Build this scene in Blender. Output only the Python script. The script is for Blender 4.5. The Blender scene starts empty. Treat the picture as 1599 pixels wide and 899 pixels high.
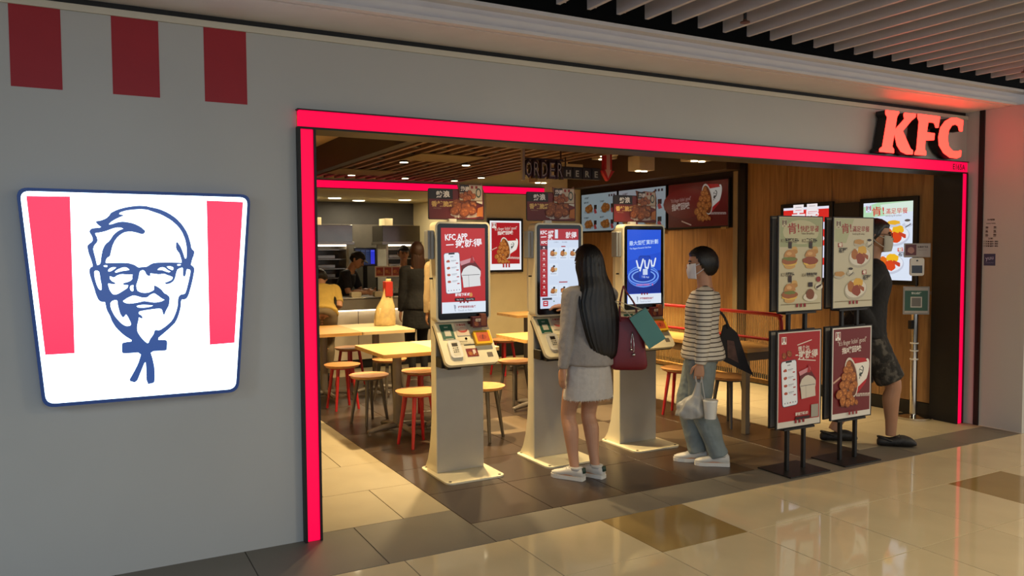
import bpy, bmesh, math, random
from mathutils import Vector, Matrix, noise
random.seed(7)
SC = bpy.context.scene
COL = SC.collection
V = Vector
PI = math.pi

# ------------------------------------------------------------------ camera
FPX, YAW, PITCH, ROLL = 1234.76, 0.501129, 0.0487667, -0.005757
cam = bpy.data.cameras.new('camera')
cam.sensor_width = 36.0
cam.lens = FPX / 1599 * 36.0
cam.clip_start = 0.05
co = bpy.data.objects.new('camera', cam)
COL.objects.link(co)
_f = V((math.sin(YAW) * math.cos(PITCH), math.cos(YAW) * math.cos(PITCH), -math.sin(PITCH)))
_r = V((math.cos(YAW), -math.sin(YAW), 0))
_u = _r.cross(_f)
_c, _s = math.cos(ROLL), math.sin(ROLL)
_r, _u = _c * _r + _s * _u, -_s * _r + _c * _u
_m = Matrix((_r, _u, -_f)).transposed().to_4x4()
_m.translation = V((0, 0, 1.6))
co.matrix_world = _m
SC.camera = co

# ------------------------------------------------------------------ world, lights, exposure
SC.view_settings.view_transform = 'Standard'
SC.view_settings.look = 'None'
SC.view_settings.gamma = 1.0
SC.view_settings.exposure = 0.0
SC.view_settings.use_curve_mapping = False
wd = bpy.data.worlds.new('mall')
SC.world = wd
wd.use_nodes = True
_bg = wd.node_tree.nodes['Background']
_bg.inputs[0].default_value = (0.89, 0.94, 1.0, 1)
_bg.inputs[1].default_value = 1.05


def area(loc, size, power, color, rot=(0, 0, 0), size_y=None, spread=None, name='room_light', shape=None):
    l = bpy.data.lights.new(name, 'AREA')
    l.shape = shape or ('RECTANGLE' if size_y else 'DISK')
    l.size = size
    if size_y:
        l.size_y = size_y
    l.energy = power
    l.color = color
    if spread:
        l.spread = spread
    o = bpy.data.objects.new(name, l)
    o.location = loc
    o.rotation_euler = rot
    COL.objects.link(o)
    return o


WARM = (1.0, 0.74, 0.38)
WARM2 = (1.0, 0.80, 0.50)
MALL = (1.0, 0.86, 0.62)
# unseen lamps added over the corridor; the bluish ones cool the left wall
for x, y, p, c in ((-3.5, 1.6, 66, (0.52, 0.74, 1.0)), (0.1, -0.4, 50, (0.54, 0.76, 1.0)), (4.2, 0.6, 72, MALL),
                   (7.8, 1.2, 70, MALL), (11.5, 1.2, 60, MALL), (2.5, -3.0, 30, MALL)):
    area((x, y, 2.92), 0.6, p, c, size_y=0.6, name='corridor_fill')
# shop: dining, front and passage lamps
for x, y, p, sp in ((1.75, 5.3, 11, 100), (2.9, 6.3, 72, 110), (2.55, 4.9, 5, 60), (3.75, 4.95, 5, 60), (2.9, 8.1, 40, 130), (4.3, 8.4, 42, 130), (3.9, 6.8, 32, 110), (5.9, 8.6, 40, 130), (6.1, 6.6, 24, 75), (6.1, 5.0, 7, 60), (5.2, 6.2, 12, 70)):
    area((x, y, 2.50), 0.11, p, WARM, spread=math.radians(sp), name='shop_light')

# ------------------------------------------------------------------ materials


def lin(h):
    if not isinstance(h, str):
        return tuple(h)
    h = h.lstrip('#')
    o = []
    for i in (0, 2, 4):
        c = int(h[i:i + 2], 16) / 255.0
        o.append(c / 12.92 if c <= 0.04045 else ((c + 0.055) / 1.055) ** 2.4)
    return tuple(o)


MATS = {}


def mat(name, color='808080', rough=0.5, metal=0.0, emit=None, es=1.0, var=0.08, scale=6.0, bump=0.0, bscale=60.0,
        stretch=None, coat=0.0, trans=0.0, alpha=1.0, obvar=0.0, spec=0.5):
    if name in MATS:
        return MATS[name]
    m = bpy.data.materials.new(name)
    m.use_nodes = True
    nt = m.node_tree
    b = nt.nodes['Principled BSDF']
    c = lin(color)
    b.inputs['Roughness'].default_value = rough
    b.inputs['Metallic'].default_value = metal
    b.inputs['Specular IOR Level'].default_value = spec
    if coat:
        b.inputs['Coat Weight'].default_value = coat
        b.inputs['Coat Roughness'].default_value = 0.06
    if trans:
        b.inputs['Transmission Weight'].default_value = trans
    if alpha < 1:
        b.inputs['Alpha'].default_value = alpha
    if emit is not None:
        b.inputs['Emission Color'].default_value = (*lin(emit), 1)
        b.inputs['Emission Strength'].default_value = es
    tc = nt.nodes.new('ShaderNodeTexCoord')
    vec = tc.outputs['Object']
    if stretch:
        mp = nt.nodes.new('ShaderNodeMapping')
        mp.inputs['Scale'].default_value = stretch
        nt.links.new(vec, mp.inputs['Vector'])
        vec = mp.outputs['Vector']
    n = nt.nodes.new('ShaderNodeTexNoise')
    n.inputs['Scale'].default_value = scale
    n.inputs['Detail'].default_value = 5
    nt.links.new(vec, n.inputs['Vector'])
    mr = nt.nodes.new('ShaderNodeMapRange')
    mr.inputs['From Min'].default_value = 0.3
    mr.inputs['From Max'].default_value = 0.7
    mr.inputs['To Min'].default_value = 1 - var
    mr.inputs['To Max'].default_value = 1 + var
    nt.links.new(n.outputs['Fac'], mr.inputs['Value'])
    fac = mr.outputs['Result']
    if obvar:
        oi = nt.nodes.new('ShaderNodeObjectInfo')
        m2 = nt.nodes.new('ShaderNodeMapRange')
        m2.inputs['To Min'].default_value = 1 - obvar
        m2.inputs['To Max'].default_value = 1 + obvar
        nt.links.new(oi.outputs['Random'], m2.inputs['Value'])
        mm = nt.nodes.new('ShaderNodeMath')
        mm.operation = 'MULTIPLY'
        nt.links.new(fac, mm.inputs[0])
        nt.links.new(m2.outputs['Result'], mm.inputs[1])
        fac = mm.outputs[0]
    vm = nt.nodes.new('ShaderNodeVectorMath')
    vm.operation = 'SCALE'
    vm.inputs[0].default_value = c
    nt.links.new(fac, vm.inputs['Scale'])
    nt.links.new(vm.outputs['Vector'], b.inputs['Base Color'])
    if bump:
        n2 = nt.nodes.new('ShaderNodeTexNoise')
        n2.inputs['Scale'].default_value = bscale
        n2.inputs['Detail'].default_value = 4
        nt.links.new(vec, n2.inputs['Vector'])
        bp = nt.nodes.new('ShaderNodeBump')
        bp.inputs['Strength'].default_value = bump
        bp.inputs['Distance'].default_value = 0.01
        nt.links.new(n2.outputs['Fac'], bp.inputs['Height'])
        nt.links.new(bp.outputs['Normal'], b.inputs['Normal'])
    MATS[name] = m
    return m


def artmat(kind):
    """printed or backlit artwork: colours come from the artwork's own polygons"""
    name = 'art_' + kind
    if name in MATS:
        return MATS[name]
    m = bpy.data.materials.new(name)
    m.use_nodes = True
    nt = m.node_tree
    b = nt.nodes['Principled BSDF']
    at = nt.nodes.new('ShaderNodeAttribute')
    at.attribute_name = 'Col'
    if kind == 'print':
        nt.links.new(at.outputs['Color'], b.inputs['Base Color'])
        b.inputs['Roughness'].default_value = 0.45
    else:
        b.inputs['Base Color'].default_value = (0.01, 0.01, 0.01, 1)
        b.inputs['Roughness'].default_value = 0.2
        nt.links.new(at.outputs['Color'], b.inputs['Emission Color'])
        b.inputs['Emission Strength'].default_value = {'screen': 0.95, 'dim': 0.30, 'sign': 4.2}[kind]
    MATS[name] = m
    return m


def wood(name, c1, c2, rough=0.4, scale=(1, 1, 1)):
    m = bpy.data.materials.new(name)
    m.use_nodes = True
    nt = m.node_tree
    b = nt.nodes['Principled BSDF']
    b.inputs['Roughness'].default_value = rough
    tc = nt.nodes.new('ShaderNodeTexCoord')
    oi = nt.nodes.new('ShaderNodeObjectInfo')
    ad = nt.nodes.new('ShaderNodeVectorMath')
    nt.links.new(tc.outputs['Object'], ad.inputs[0])
    nt.links.new(oi.outputs['Location'], ad.inputs[1])
    mp = nt.nodes.new('ShaderNodeMapping')
    mp.inputs['Scale'].default_value = scale
    nt.links.new(ad.outputs['Vector'], mp.inputs['Vector'])
    n = nt.nodes.new('ShaderNodeTexNoise')
    n.inputs['Scale'].default_value = 3.0
    n.inputs['Detail'].default_value = 8
    n.inputs['Distortion'].default_value = 0.6
    nt.links.new(mp.outputs['Vector'], n.inputs['Vector'])
    r = nt.nodes.new('ShaderNodeValToRGB')
    r.color_ramp.elements[0].position = 0.3
    r.color_ramp.elements[0].color = (*lin(c1), 1)
    r.color_ramp.elements[1].position = 0.7
    r.color_ramp.elements[1].color = (*lin(c2), 1)
    nt.links.new(n.outputs['Fac'], r.inputs['Fac'])
    nt.links.new(r.outputs['Color'], b.inputs['Base Color'])
    MATS[name] = m
    return m


# ------------------------------------------------------------------ objects, tags


def link(name, data, parent=None):
    o = bpy.data.objects.new(name, data)
    COL.objects.link(o)
    if parent:
        o.parent = parent
    return o


def tag(o, label=None, cat=None, group=None, kind=None):
    if label:
        o['label'] = label
    if cat:
        o['category'] = cat
    if group:
        o['group'] = group
    if kind:
        o['kind'] = kind
    return o


def empty(name, loc=(0, 0, 0), rz=0.0, label=None, cat=None, group=None):
    o = link(name, None)
    o.location = loc
    o.rotation_euler = (0, 0, rz)
    o.empty_display_size = 0.1
    return tag(o, label, cat, group)


def copy_tree(o, parent=None):
    c = o.copy()
    COL.objects.link(c)
    c.parent = parent
    for ch in list(o.children):
        copy_tree(ch, c)
    return c


class MB:
    def __init__(s, mats=None):
        s.v, s.f, s.mi, s.sm = [], [], [], []
        s.m = 0

    def add(s, vs, fs, smooth=False, M=None):
        k = len(s.v)
        for p in vs:
            p = V(p)
            s.v.append(M @ p if M else p)
        for f in fs:
            s.f.append([i + k for i in f])
            s.mi.append(s.m)
            s.sm.append(smooth)
        return s

    def box(s, a, b, M=None):
        x0, y0, z0 = (min(a[i], b[i]) for i in range(3))
        x1, y1, z1 = (max(a[i], b[i]) for i in range(3))
        vs = [(x0, y0, z0), (x1, y0, z0), (x1, y1, z0), (x0, y1, z0), (x0, y0, z1), (x1, y0, z1), (x1, y1, z1), (x0, y1, z1)]
        return s.add(vs, [(3, 2, 1, 0), (4, 5, 6, 7), (0, 1, 5, 4), (1, 2, 6, 5), (2, 3, 7, 6), (3, 0, 4, 7)], M=M)

    def prism(s, poly, O, U, W, N, d, smooth=False):
        """polygon (u,w) on plane O,U,W extruded by N*d"""
        O, U, W, N = V(O), V(U), V(W), V(N)
        n = len(poly)
        a = sum(poly[i][0] * poly[(i + 1) % n][1] - poly[(i + 1) % n][0] * poly[i][1] for i in range(n))
        if (a > 0) != (U.cross(W).dot(N * d) > 0):
            poly = poly[::-1]
        vs = [O + U * p[0] + W * p[1] for p in poly]
        vs += [p + N * d for p in vs]
        fs = [tuple(range(n))[::-1], tuple(range(n, 2 * n))]
        k = len(s.f)
        s.add(vs, fs)
        s.add(vs, [(i, (i + 1) % n, n + (i + 1) % n, n + i) for i in range(n)], smooth)
        return s

    def cyl(s, p, q, r, r2=None, n=16, cap=True, smooth=True):
        p, q = V(p), V(q)
        r2 = r if r2 is None else r2
        t = (q - p).normalized()
        a = t.orthogonal().normalized()
        b = t.cross(a)
        vs = [p + (a * math.cos(2 * PI * i / n) + b * math.sin(2 * PI * i / n)) * r for i in range(n)]
        vs += [q + (a * math.cos(2 * PI * i / n) + b * math.sin(2 * PI * i / n)) * r2 for i in range(n)]
        s.add(vs, [(i, (i + 1) % n, n + (i + 1) % n, n + i) for i in range(n)], smooth)
        if cap:
            s.add(vs, [tuple(range(n))[::-1], tuple(range(n, 2 * n))])
        return s

    def tube(s, pts, r, n=10, k=4, cap=True):
        pts = [V(p) for p in pts]
        rs = r if isinstance(r, (list, tuple)) else [r] * len(pts)
        P, R = [], []
        for i in range(len(pts) - 1):
            p0, p1, p2, p3 = pts[max(i - 1, 0)], pts[i], pts[i + 1], pts[min(i + 2, len(pts) - 1)]
            for j in range(k):
                t = j / k
                P.append(0.5 * (2 * p1 + (p2 - p0) * t + (2 * p0 - 5 * p1 + 4 * p2 - p3) * t * t + (3 * p1 - p0 - 3 * p2 + p3) * t ** 3))
                R.append(rs[i] * (1 - t) + rs[i + 1] * t)
        P.append(pts[-1])
        R.append(rs[-1])
        a = None
        vs = []
        for i, p in enumerate(P):
            t = (P[min(i + 1, len(P) - 1)] - P[max(i - 1, 0)]).normalized()
            a = t.orthogonal().normalized() if a is None else (a - t * a.dot(t)).normalized()
            b = t.cross(a)
            vs += [p + (a * math.cos(2 * PI * j / n) + b * math.sin(2 * PI * j / n)) * R[i] for j in range(n)]
        m = len(P)
        fs = [(i * n + j, i * n + (j + 1) % n, (i + 1) * n + (j + 1) % n, (i + 1) * n + j) for i in range(m - 1) for j in range(n)]
        if cap:
            fs += [tuple(range(n))[::-1], tuple(range((m - 1) * n, m * n))]
        return s.add(vs, fs, True)

    def loft(s, secs, n=20, k=4, pw=1.0, groove=None, cap=True):
        """secs: (centre, a-axis, b-axis); smooth closed body through elliptical sections"""
        S = [tuple(V(x) for x in q) for q in secs]

        def cr(i, c, t):
            p0, p1, p2, p3 = S[max(i - 1, 0)][c], S[i][c], S[i + 1][c], S[min(i + 2, len(S) - 1)][c]
            return 0.5 * (2 * p1 + (p2 - p0) * t + (2 * p0 - 5 * p1 + 4 * p2 - p3) * t * t + (3 * p1 - p0 - 3 * p2 + p3) * t ** 3)
        R = []
        for i in range(len(S) - 1):
            for j in range(k):
                R.append((cr(i, 0, j / k), cr(i, 1, j / k), cr(i, 2, j / k)))
        R.append(S[-1])
        vs = []
        for c, a, b in R:
            for j in range(n):
                t = 2 * PI * j / n
                x, y = math.cos(t), math.sin(t)
                x = math.copysign(abs(x) ** pw, x)
                y = math.copysign(abs(y) ** pw, y)
                g = groove(j / n) if groove else 1.0
                vs.append(c + a * x * g + b * y * g)
        m = len(R)
        flip = R[0][1].cross(R[0][2]).dot(R[-1][0] - R[0][0]) < 0
        fs = [(i * n + j, i * n + (j + 1) % n, (i + 1) * n + (j + 1) % n, (i + 1) * n + j) for i in range(m - 1) for j in range(n)]
        if cap:
            fs += [tuple(range(n))[::-1], tuple(range((m - 1) * n, m * n))]
        if flip:
            fs = [f[::-1] for f in fs]
        return s.add(vs, fs, True)

    def ball(s, c, rx, ry=None, rz=None, n=16, m=10, M=None):
        ry = rx if ry is None else ry
        rz = rx if rz is None else rz
        c = V(c)
        vs = [c + V((0, 0, -rz))]
        for i in range(1, m):
            t = PI * i / m
            for j in range(n):
                p = 2 * PI * j / n
                vs.append(c + V((rx * math.sin(t) * math.cos(p), ry * math.sin(t) * math.sin(p), -rz * math.cos(t))))
        vs.append(c + V((0, 0, rz)))
        fs = [(0, 1 + (j + 1) % n, 1 + j) for j in range(n)]
        for i in range(m - 2):
            for j in range(n):
                fs.append((1 + i * n + j, 1 + i * n + (j + 1) % n, 1 + (i + 1) * n + (j + 1) % n, 1 + (i + 1) * n + j))
        L = len(vs) - 1
        fs += [(L, 1 + (m - 2) * n + j, 1 + (m - 2) * n + (j + 1) % n) for j in range(n)]
        return s.add(vs, fs, True, M)

    def mesh(s, name):
        me = bpy.data.meshes.new(name)
        me.from_pydata([tuple(p) for p in s.v], [], s.f)
        me.polygons.foreach_set('material_index', s.mi)
        me.polygons.foreach_set('use_smooth', s.sm)
        me.update()
        return me

    def build(s, name, mats, parent=None, bev=0.0, seg=2, label=None):
        me = s.mesh(name)
        for m in (mats if isinstance(mats, (list, tuple)) else [mats]):
            me.materials.append(m)
        o = link(name, me, parent)
        if bev:
            b = o.modifiers.new('edge', 'BEVEL')
            b.width = bev
            b.segments = seg
            b.limit_method = 'ANGLE'
            b.angle_limit = math.radians(50)
        if label:
            o['label'] = label
        return o

    def remeshed(s, name, mat_, parent=None, voxel=0.006, smooth=3, fac=0.5, disp=None):
        me = s.mesh(name + '_raw')
        t = link('tmp', me)
        r = t.modifiers.new('r', 'REMESH')
        r.mode = 'VOXEL'
        r.voxel_size = voxel
        r.use_smooth_shade = True
        if smooth:
            sm = t.modifiers.new('s', 'SMOOTH')
            sm.factor = fac
            sm.iterations = smooth
        dg = bpy.context.evaluated_depsgraph_get()
        out = bpy.data.meshes.new_from_object(t.evaluated_get(dg))
        out.name = name
        bpy.data.objects.remove(t)
        bpy.data.meshes.remove(me)
        if disp:
            nv = [tuple(v.normal) for v in out.vertices]
            for v, nn in zip(out.vertices, nv):
                v.co += V(nn) * disp(v.co)
        out.materials.clear()
        out.materials.append(mat_)
        out.polygons.foreach_set('use_smooth', [True] * len(out.polygons))
        return link(name, out, parent)


def rrect(x0, y0, x1, y1, r, n=5):
    P = []
    for cx, cy, a in ((x1 - r, y1 - r, 0), (x0 + r, y1 - r, 90), (x0 + r, y0 + r, 180), (x1 - r, y0 + r, 270)):
        for i in range(n + 1):
            t = math.radians(a + 90 * i / n)
            P.append((cx + r * math.cos(t), cy + r * math.sin(t)))
    return P


def chaikin(P, it=1):
    for _ in range(it):
        Q = []
        for i in range(len(P)):
            a, b = P[i], P[(i + 1) % len(P)]
            Q.append((a[0] * .8 + b[0] * .2, a[1] * .8 + b[1] * .2))
            Q.append((a[0] * .2 + b[0] * .8, a[1] * .2 + b[1] * .8))
        P = Q
    return P


_TC = {}


def text2d(s, bold=0.0):
    k = (s, bold)
    if k not in _TC:
        c = bpy.data.curves.new('t', 'FONT')
        c.body = s
        c.resolution_u = 2
        c.offset = bold
        o = link('t', c)
        dg = bpy.context.evaluated_depsgraph_get()
        me = bpy.data.meshes.new_from_object(o.evaluated_get(dg))
        _TC[k] = ([(v.co.x, v.co.y) for v in me.vertices], [tuple(p.vertices) for p in me.polygons])
        bpy.data.objects.remove(o)
        bpy.data.curves.remove(c)
        bpy.data.meshes.remove(me)
    return _TC[k]


class Art:
    """flat print drawn in metres, x to the right and y DOWN from the top left corner"""

    def __init__(s, w, h, bg='ffffff', r=0):
        s.w, s.h = w, h
        s.v, s.f, s.c, s.z = [], [], [], 0
        s.poly(rrect(0, 0, w, h, r) if r else [(0, 0), (w, 0), (w, h), (0, h)], bg)

    def raw(s, vs, fs, c):
        k = len(s.v)
        s.v += [(x, y, s.z) for x, y in vs]
        s.f += [[i + k for i in f] for f in fs]
        s.c += [lin(c)] * len(fs)
        s.z += 1

    def poly(s, P, c):
        s.raw(P, [tuple(range(len(P)))], c)
        return s

    def rect(s, x, y, w, h, c, r=0):
        return s.poly(rrect(x, y, x + w, y + h, r) if r else [(x, y), (x + w, y), (x + w, y + h), (x, y + h)], c)

    def ell(s, x, y, rx, ry, c, n=18, ang=0):
        ca, sa = math.cos(ang), math.sin(ang)
        P = []
        for i in range(n):
            t = 2 * PI * i / n
            a, b = rx * math.cos(t), ry * math.sin(t)
            P.append((x + a * ca - b * sa, y + a * sa + b * ca))
        return s.poly(P, c)

    def blob(s, x, y, rx, ry, c, seed=0, rough=0.12, n=16, ang=0):
        rr = random.Random(seed)
        ca, sa = math.cos(ang), math.sin(ang)
        P = []
        for i in range(n):
            t = 2 * PI * i / n
            q = 1 + rr.uniform(-rough, rough)
            a, b = rx * q * math.cos(t), ry * q * math.sin(t)
            P.append((x + a * ca - b * sa, y + a * sa + b * ca))
        return s.poly(P, c)

    def line(s, p, q, w, c):
        p, q = V(p), V(q)
        d = (q - p).normalized()
        n = V((-d.y, d.x)) * w / 2
        return s.poly([tuple(p + n), tuple(q + n), tuple(q - n), tuple(p - n)], c)

    def text(s, t, x, y, size, c, ang=0.0, al='L', bold=0.0, sx=1.0, width=None):
        vs, fs = text2d(t, bold)
        if not vs:
            return s
        x0, x1 = min(v[0] for v in vs), max(v[0] for v in vs)
        if width:
            sx = width / ((x1 - x0) * size)
        off = {'L': -x0, 'C': -(x0 + x1) / 2, 'R': -x1}[al]
        ca, sa = math.cos(ang), math.sin(ang)
        P = []
        for a, b in vs:
            a, b = (a + off) * size * sx, -b * size
            P.append((x + a * ca - b * sa, y + a * sa + b * ca))
        s.raw(P, fs, c)
        return s

    def build(s, name, parent, O, U, D, kind='print', eps=0.00012, label=None):
        O, U, D = V(O), V(U), V(D)
        N = D.cross(U)          # out of the picture, towards the viewer
        me = bpy.data.meshes.new(name)
        me.from_pydata([tuple(O + U * x + D * y + N * (z + 1) * eps) for x, y, z in s.v], [], s.f)
        at = me.color_attributes.new('Col', 'FLOAT_COLOR', 'CORNER')
        buf = []
        for p in me.polygons:
            buf += [*s.c[p.index], 1.0] * p.loop_total
        at.data.foreach_set('color', buf)
        me.materials.append(artmat(kind))
        me.update()
        bm = bmesh.new()
        bm.from_mesh(me)
        for f in bm.faces:
            if f.normal.dot(N) < 0:
                f.normal_flip()
        bm.to_mesh(me)
        bm.free()
        o = link(name, me, parent)
        if label:
            o['label'] = label
        return o
LOGO_NAVY=[(75,1744),(100,1749),(122,1759),(137,1775),(142,1786),(171,1802),(209,1814),(246,1821),(271,1823),(303,1821),(302,1820),(355,1809),(396,1790),(432,1764),(460,1731),(483,1690),(496,1640),(499,1614),(513,1599),(510,1581),(501,1558),(495,1533),(495,1532),(508,1521),(511,1507),(502,1460),(491,1417),(480,1380),(471,1364),(461,1359),(445,1359),(442,1319),(431,1280),(421,1256),(411,1240),(379,1210),(326,1165),(370,1161),(376,1153),(373,1111),(364,1108),(298,1109),(308,1070),(315,1024),(315,973),(311,951),(277,947),(277,1055),(271,1056),(256,1018),(232,959),(198,971),(220,1009),(242,1052),(259,1107),(180,1106),(172,1113),(173,1155),(182,1160),(224,1164),(185,1193),(151,1231),(133,1265),(125,1293),(112,1321),(106,1359),(106,1359),(88,1361),(78,1371),(69,1395),(61,1430),(50,1471),(44,1498),(44,1515),(49,1526),(60,1531),(53,1562),(43,1594),(38,1628),(43,1634),(60,1649),(63,1660),(59,1675),(51,1690),(49,1698),(57,1709),(66,1712),(102,1716),(87,1727)]
LOGO_WHITE=[[(177,1783),(183,1790),(208,1799),(240,1804),(271,1807),(302,1805),(323,1797),(367,1781),(409,1755),(440,1725),(459,1695),(472,1658),(478,1619),(477,1584),(475,1564),(466,1562),(459,1591),(448,1623),(430,1651),(428,1612),(444,1589),(451,1562),(454,1541),(426,1543),(381,1545),(326,1543),(310,1536),(293,1524),(271,1523),(255,1521),(239,1534),(214,1543),(189,1545),(140,1545),(113,1544),(113,1556),(119,1571),(133,1579),(137,1600),(145,1631),(155,1653),(171,1675),(196,1694),(224,1699),(249,1694),(279,1684),(292,1698),(269,1720),(238,1736),(195,1744),(170,1740),(145,1730),(130,1729),(139,1741),(161,1757),(183,1768),(198,1775),(186,1777),(180,1778)],
[(73,1690),(96,1693),(120,1700),(145,1711),(166,1717),(185,1717),(197,1710),(175,1701),(153,1682),(134,1651),(115,1634),(104,1610),(97,1576),(93,1542),(81,1535),(76,1536),(71,1566),(64,1600),(62,1614),(67,1631),(82,1649),(80,1668),(73,1682)],
[(63,1508),(74,1513),(86,1507),(89,1490),(91,1466),(95,1442),(95,1418),(88,1415),(79,1424),(71,1446),(64,1480)],
[(102,1532),(109,1537),(123,1536),(121,1525),(109,1526)],
[(122,1507),(124,1517),(140,1527),(161,1526),(155,1518),(136,1505),(125,1503)],
[(150,1504),(164,1516),(189,1526),(204,1525),(218,1513),(213,1509),(182,1505),(156,1497)],
[(128,1482),(135,1483),(147,1476),(163,1488),(182,1493),(206,1490),(231,1490),(228,1479),(229,1468),(221,1458),(205,1451),(187,1447),(188,1440),(211,1439),(205,1422),(189,1412),(167,1397),(151,1392),(139,1395),(127,1414),(120,1442),(122,1450),(137,1446),(153,1445),(150,1451),(138,1457),(129,1469)],
[(216,1434),(227,1439),(234,1437),(231,1425),(233,1411),(226,1405),(217,1411),(214,1422)],
[(263,1507),(276,1511),(285,1504),(290,1489),(299,1481),(308,1482),(305,1494),(324,1492),(347,1488),(370,1491),(386,1483),(408,1475),(410,1466),(401,1455),(378,1446),(372,1444),(378,1439),(394,1441),(411,1452),(419,1469),(425,1497),(432,1513),(459,1522),(457,1474),(467,1477),(473,1513),(491,1509),(493,1496),(482,1446),(472,1407),(464,1386),(442,1383),(432,1369),(429,1327),(420,1295),(403,1257),(374,1230),(343,1209),(321,1213),(317,1194),(298,1167),(292,1150),(282,1150),(260,1175),(241,1209),(241,1237),(249,1270),(250,1281),(268,1272),(264,1286),(250,1295),(251,1309),(289,1315),(340,1320),(356,1316),(363,1282),(374,1310),(387,1332),(392,1372),(383,1383),(367,1393),(355,1411),(339,1425),(323,1433),(324,1419),(322,1409),(300,1398),(277,1396),(259,1401),(246,1410),(242,1435),(249,1456),(254,1473),(258,1497)],
[(180,1361),(203,1377),(229,1389),(247,1384),(269,1376),(291,1376),(303,1388),(322,1397),(338,1385),(357,1368),(371,1361),(356,1352),(324,1347),(295,1353),(275,1357),(254,1351),(215,1346),(193,1350)],
[(241,1334),(249,1339),(271,1341),(295,1339),(319,1335),(307,1328),(279,1324),(258,1325),(246,1327)],
[(127,1352),(135,1364),(151,1369),(161,1365),(162,1341),(170,1302),(182,1280),(195,1299),(203,1287),(218,1250),(214,1239),(194,1237),(172,1252),(143,1292),(128,1331),(128,1353)],
[(338,1510),(348,1520),(364,1524),(375,1520),(386,1509),(402,1500),(392,1494),(376,1500),(363,1506),(344,1507)],
[(380,1525),(396,1529),(413,1522),(415,1512),(409,1505),(399,1509),(388,1516)],
[(429,1535),(438,1538),(449,1536),(447,1529),(432,1526)]]
LOGO_RED=[[(-201,1857),(-26,1859),(-28,1122),(-148,1122)],[(576,1855),(753,1852),(695,1127),(574,1124)]]
SIGN=[(-241,1895),(792,1891),(710,870),(-165,875)]
KFC=[[(5762,2709),(5933,2712),(5936,2696),(5911,2668),(5887,2563),(6007,2658),(5995,2686),(6001,2707),(6155,2710),(6151,2680),(6100,2650),(5987,2555),(6093,2415),(6124,2405),(6123,2370),(6039,2366),(5965,2385),(5913,2434),(5879,2525),(5855,2419),(5878,2400),(5879,2367),(5694,2370),(5695,2393),(5730,2412),(5786,2656),(5763,2677)],
[(6173,2712),(6482,2711),(6460,2613),(6426,2611),(6405,2649),(6371,2653),(6321,2651),(6302,2567),(6413,2565),(6405,2505),(6285,2494),(6278,2419),(6300,2403),(6295,2370),(6143,2368),(6146,2389),(6168,2413),(6194,2651),(6175,2676)],
[(6810,2702),(6798,2605),(6757,2606),(6740,2648),(6699,2660),(6648,2647),(6605,2602),(6587,2534),(6610,2462),(6666,2429),(6717,2428),(6788,2441),(6785,2386),(6729,2367),(6628,2368),(6537,2403),(6470,2466),(6461,2538),(6485,2618),(6547,2677),(6626,2710),(6707,2719)]]
# ------------------------------------------------------------------ base materials
M_WALL = mat('painted_panel', 'b8b6b0', 0.42, var=0.03, scale=1.5)
M_SOFFIT = mat('soffit_paint', 'ebe4e2', 0.5, var=0.03)
M_TRIM = mat('pale_trim', 'cfc7b4', 0.4, var=0.03)
M_BLACK = mat('black_paint', '0c0b0b', 0.5, var=0.1)
M_DARK = mat('dark_ceiling_paint', '15110f', 0.7, var=0.2)
M_RED = mat('red_light_diffuser', '0a0002', 0.45, emit=(1.0, 0.0, 0.062), es=1.1, var=0.02, spec=0.25)
M_DECAL = mat('red_vinyl', 'a01622', 0.5, var=0.04)
M_MALL = mat('polished_cream_tile', 'cdbb94', 0.06, var=0.05, scale=3, obvar=0.03)
M_MALLT = mat('polished_tan_tile', '967d4c', 0.09, var=0.06, scale=3, obvar=0.03)
M_GROUT = mat('grout', '463b2c', 0.8)
M_THR = mat('grey_stone_tile', '6c6558', 0.5, var=0.05, scale=4, obvar=0.05)
M_CREAM = mat('cream_stone_tile', '9d9074', 0.5, var=0.05, scale=4, obvar=0.04)
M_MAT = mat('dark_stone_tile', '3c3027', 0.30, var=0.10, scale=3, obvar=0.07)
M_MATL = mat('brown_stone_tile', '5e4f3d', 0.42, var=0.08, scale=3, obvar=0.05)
M_CREAMWALL = mat('cream_wall_paint', 'd8c79c', 0.6, var=0.03)
M_GREY = mat('kitchen_grey_panel', '4c4946', 0.55, var=0.06)
M_STEEL = mat('brushed_steel', 'a9a59c', 0.28, 1.0, var=0.06)
M_CHROME = mat('chrome', 'c9c5bd', 0.12, 1.0, var=0.03)
M_WHITE = mat('white_plastic', 'd9d6cc', 0.4, var=0.03)
M_KIOSK = mat('kiosk_cream_metal', 'e0d6b6', 0.35, var=0.02)
M_KIOSKF = mat('kiosk_grey_metal', 'b3ac9c', 0.32, 0.1, var=0.03)
M_BEZ = mat('black_glass', '050506', 0.12, var=0.02)
M_REDM = mat('red_metal', 'a5141c', 0.35, var=0.04)
M_GREYM = mat('grey_metal', '6e655c', 0.4, var=0.04)
M_OAK = wood('oak_top', 'b98a4a', 'd3a866', 0.35, (1.2, 9, 9))
M_MAPLE = wood('maple_top', 'c8ad7c', 'dcc596', 0.35, (1.2, 9, 9))
M_SEAT = wood('ply_seat', 'b07a48', 'c99562', 0.35, (2, 12, 12))
M_PANEL = wood('wood_wall_panel', '7c5936', '9f7748', 0.45, (8, 8, 0.7))
M_SLAT = wood('slat_wood', '564236', '76594a', 0.5, (9, 0.8, 9))
M_LOUV = mat('louver_paint', 'c2bfc2', 0.45, var=0.03)
M_LAMP = mat('lamp_glow', 'ffffff', 0.5, emit=(1.0, 0.85, 0.55), es=7.0)
M_LAMPK = mat('kitchen_lamp_glow', 'ffffff', 0.5, emit=(1.0, 0.93, 0.72), es=6.0)
M_BROWN = mat('brown_bulkhead', '4a3a2b', 0.5, var=0.05)


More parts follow.
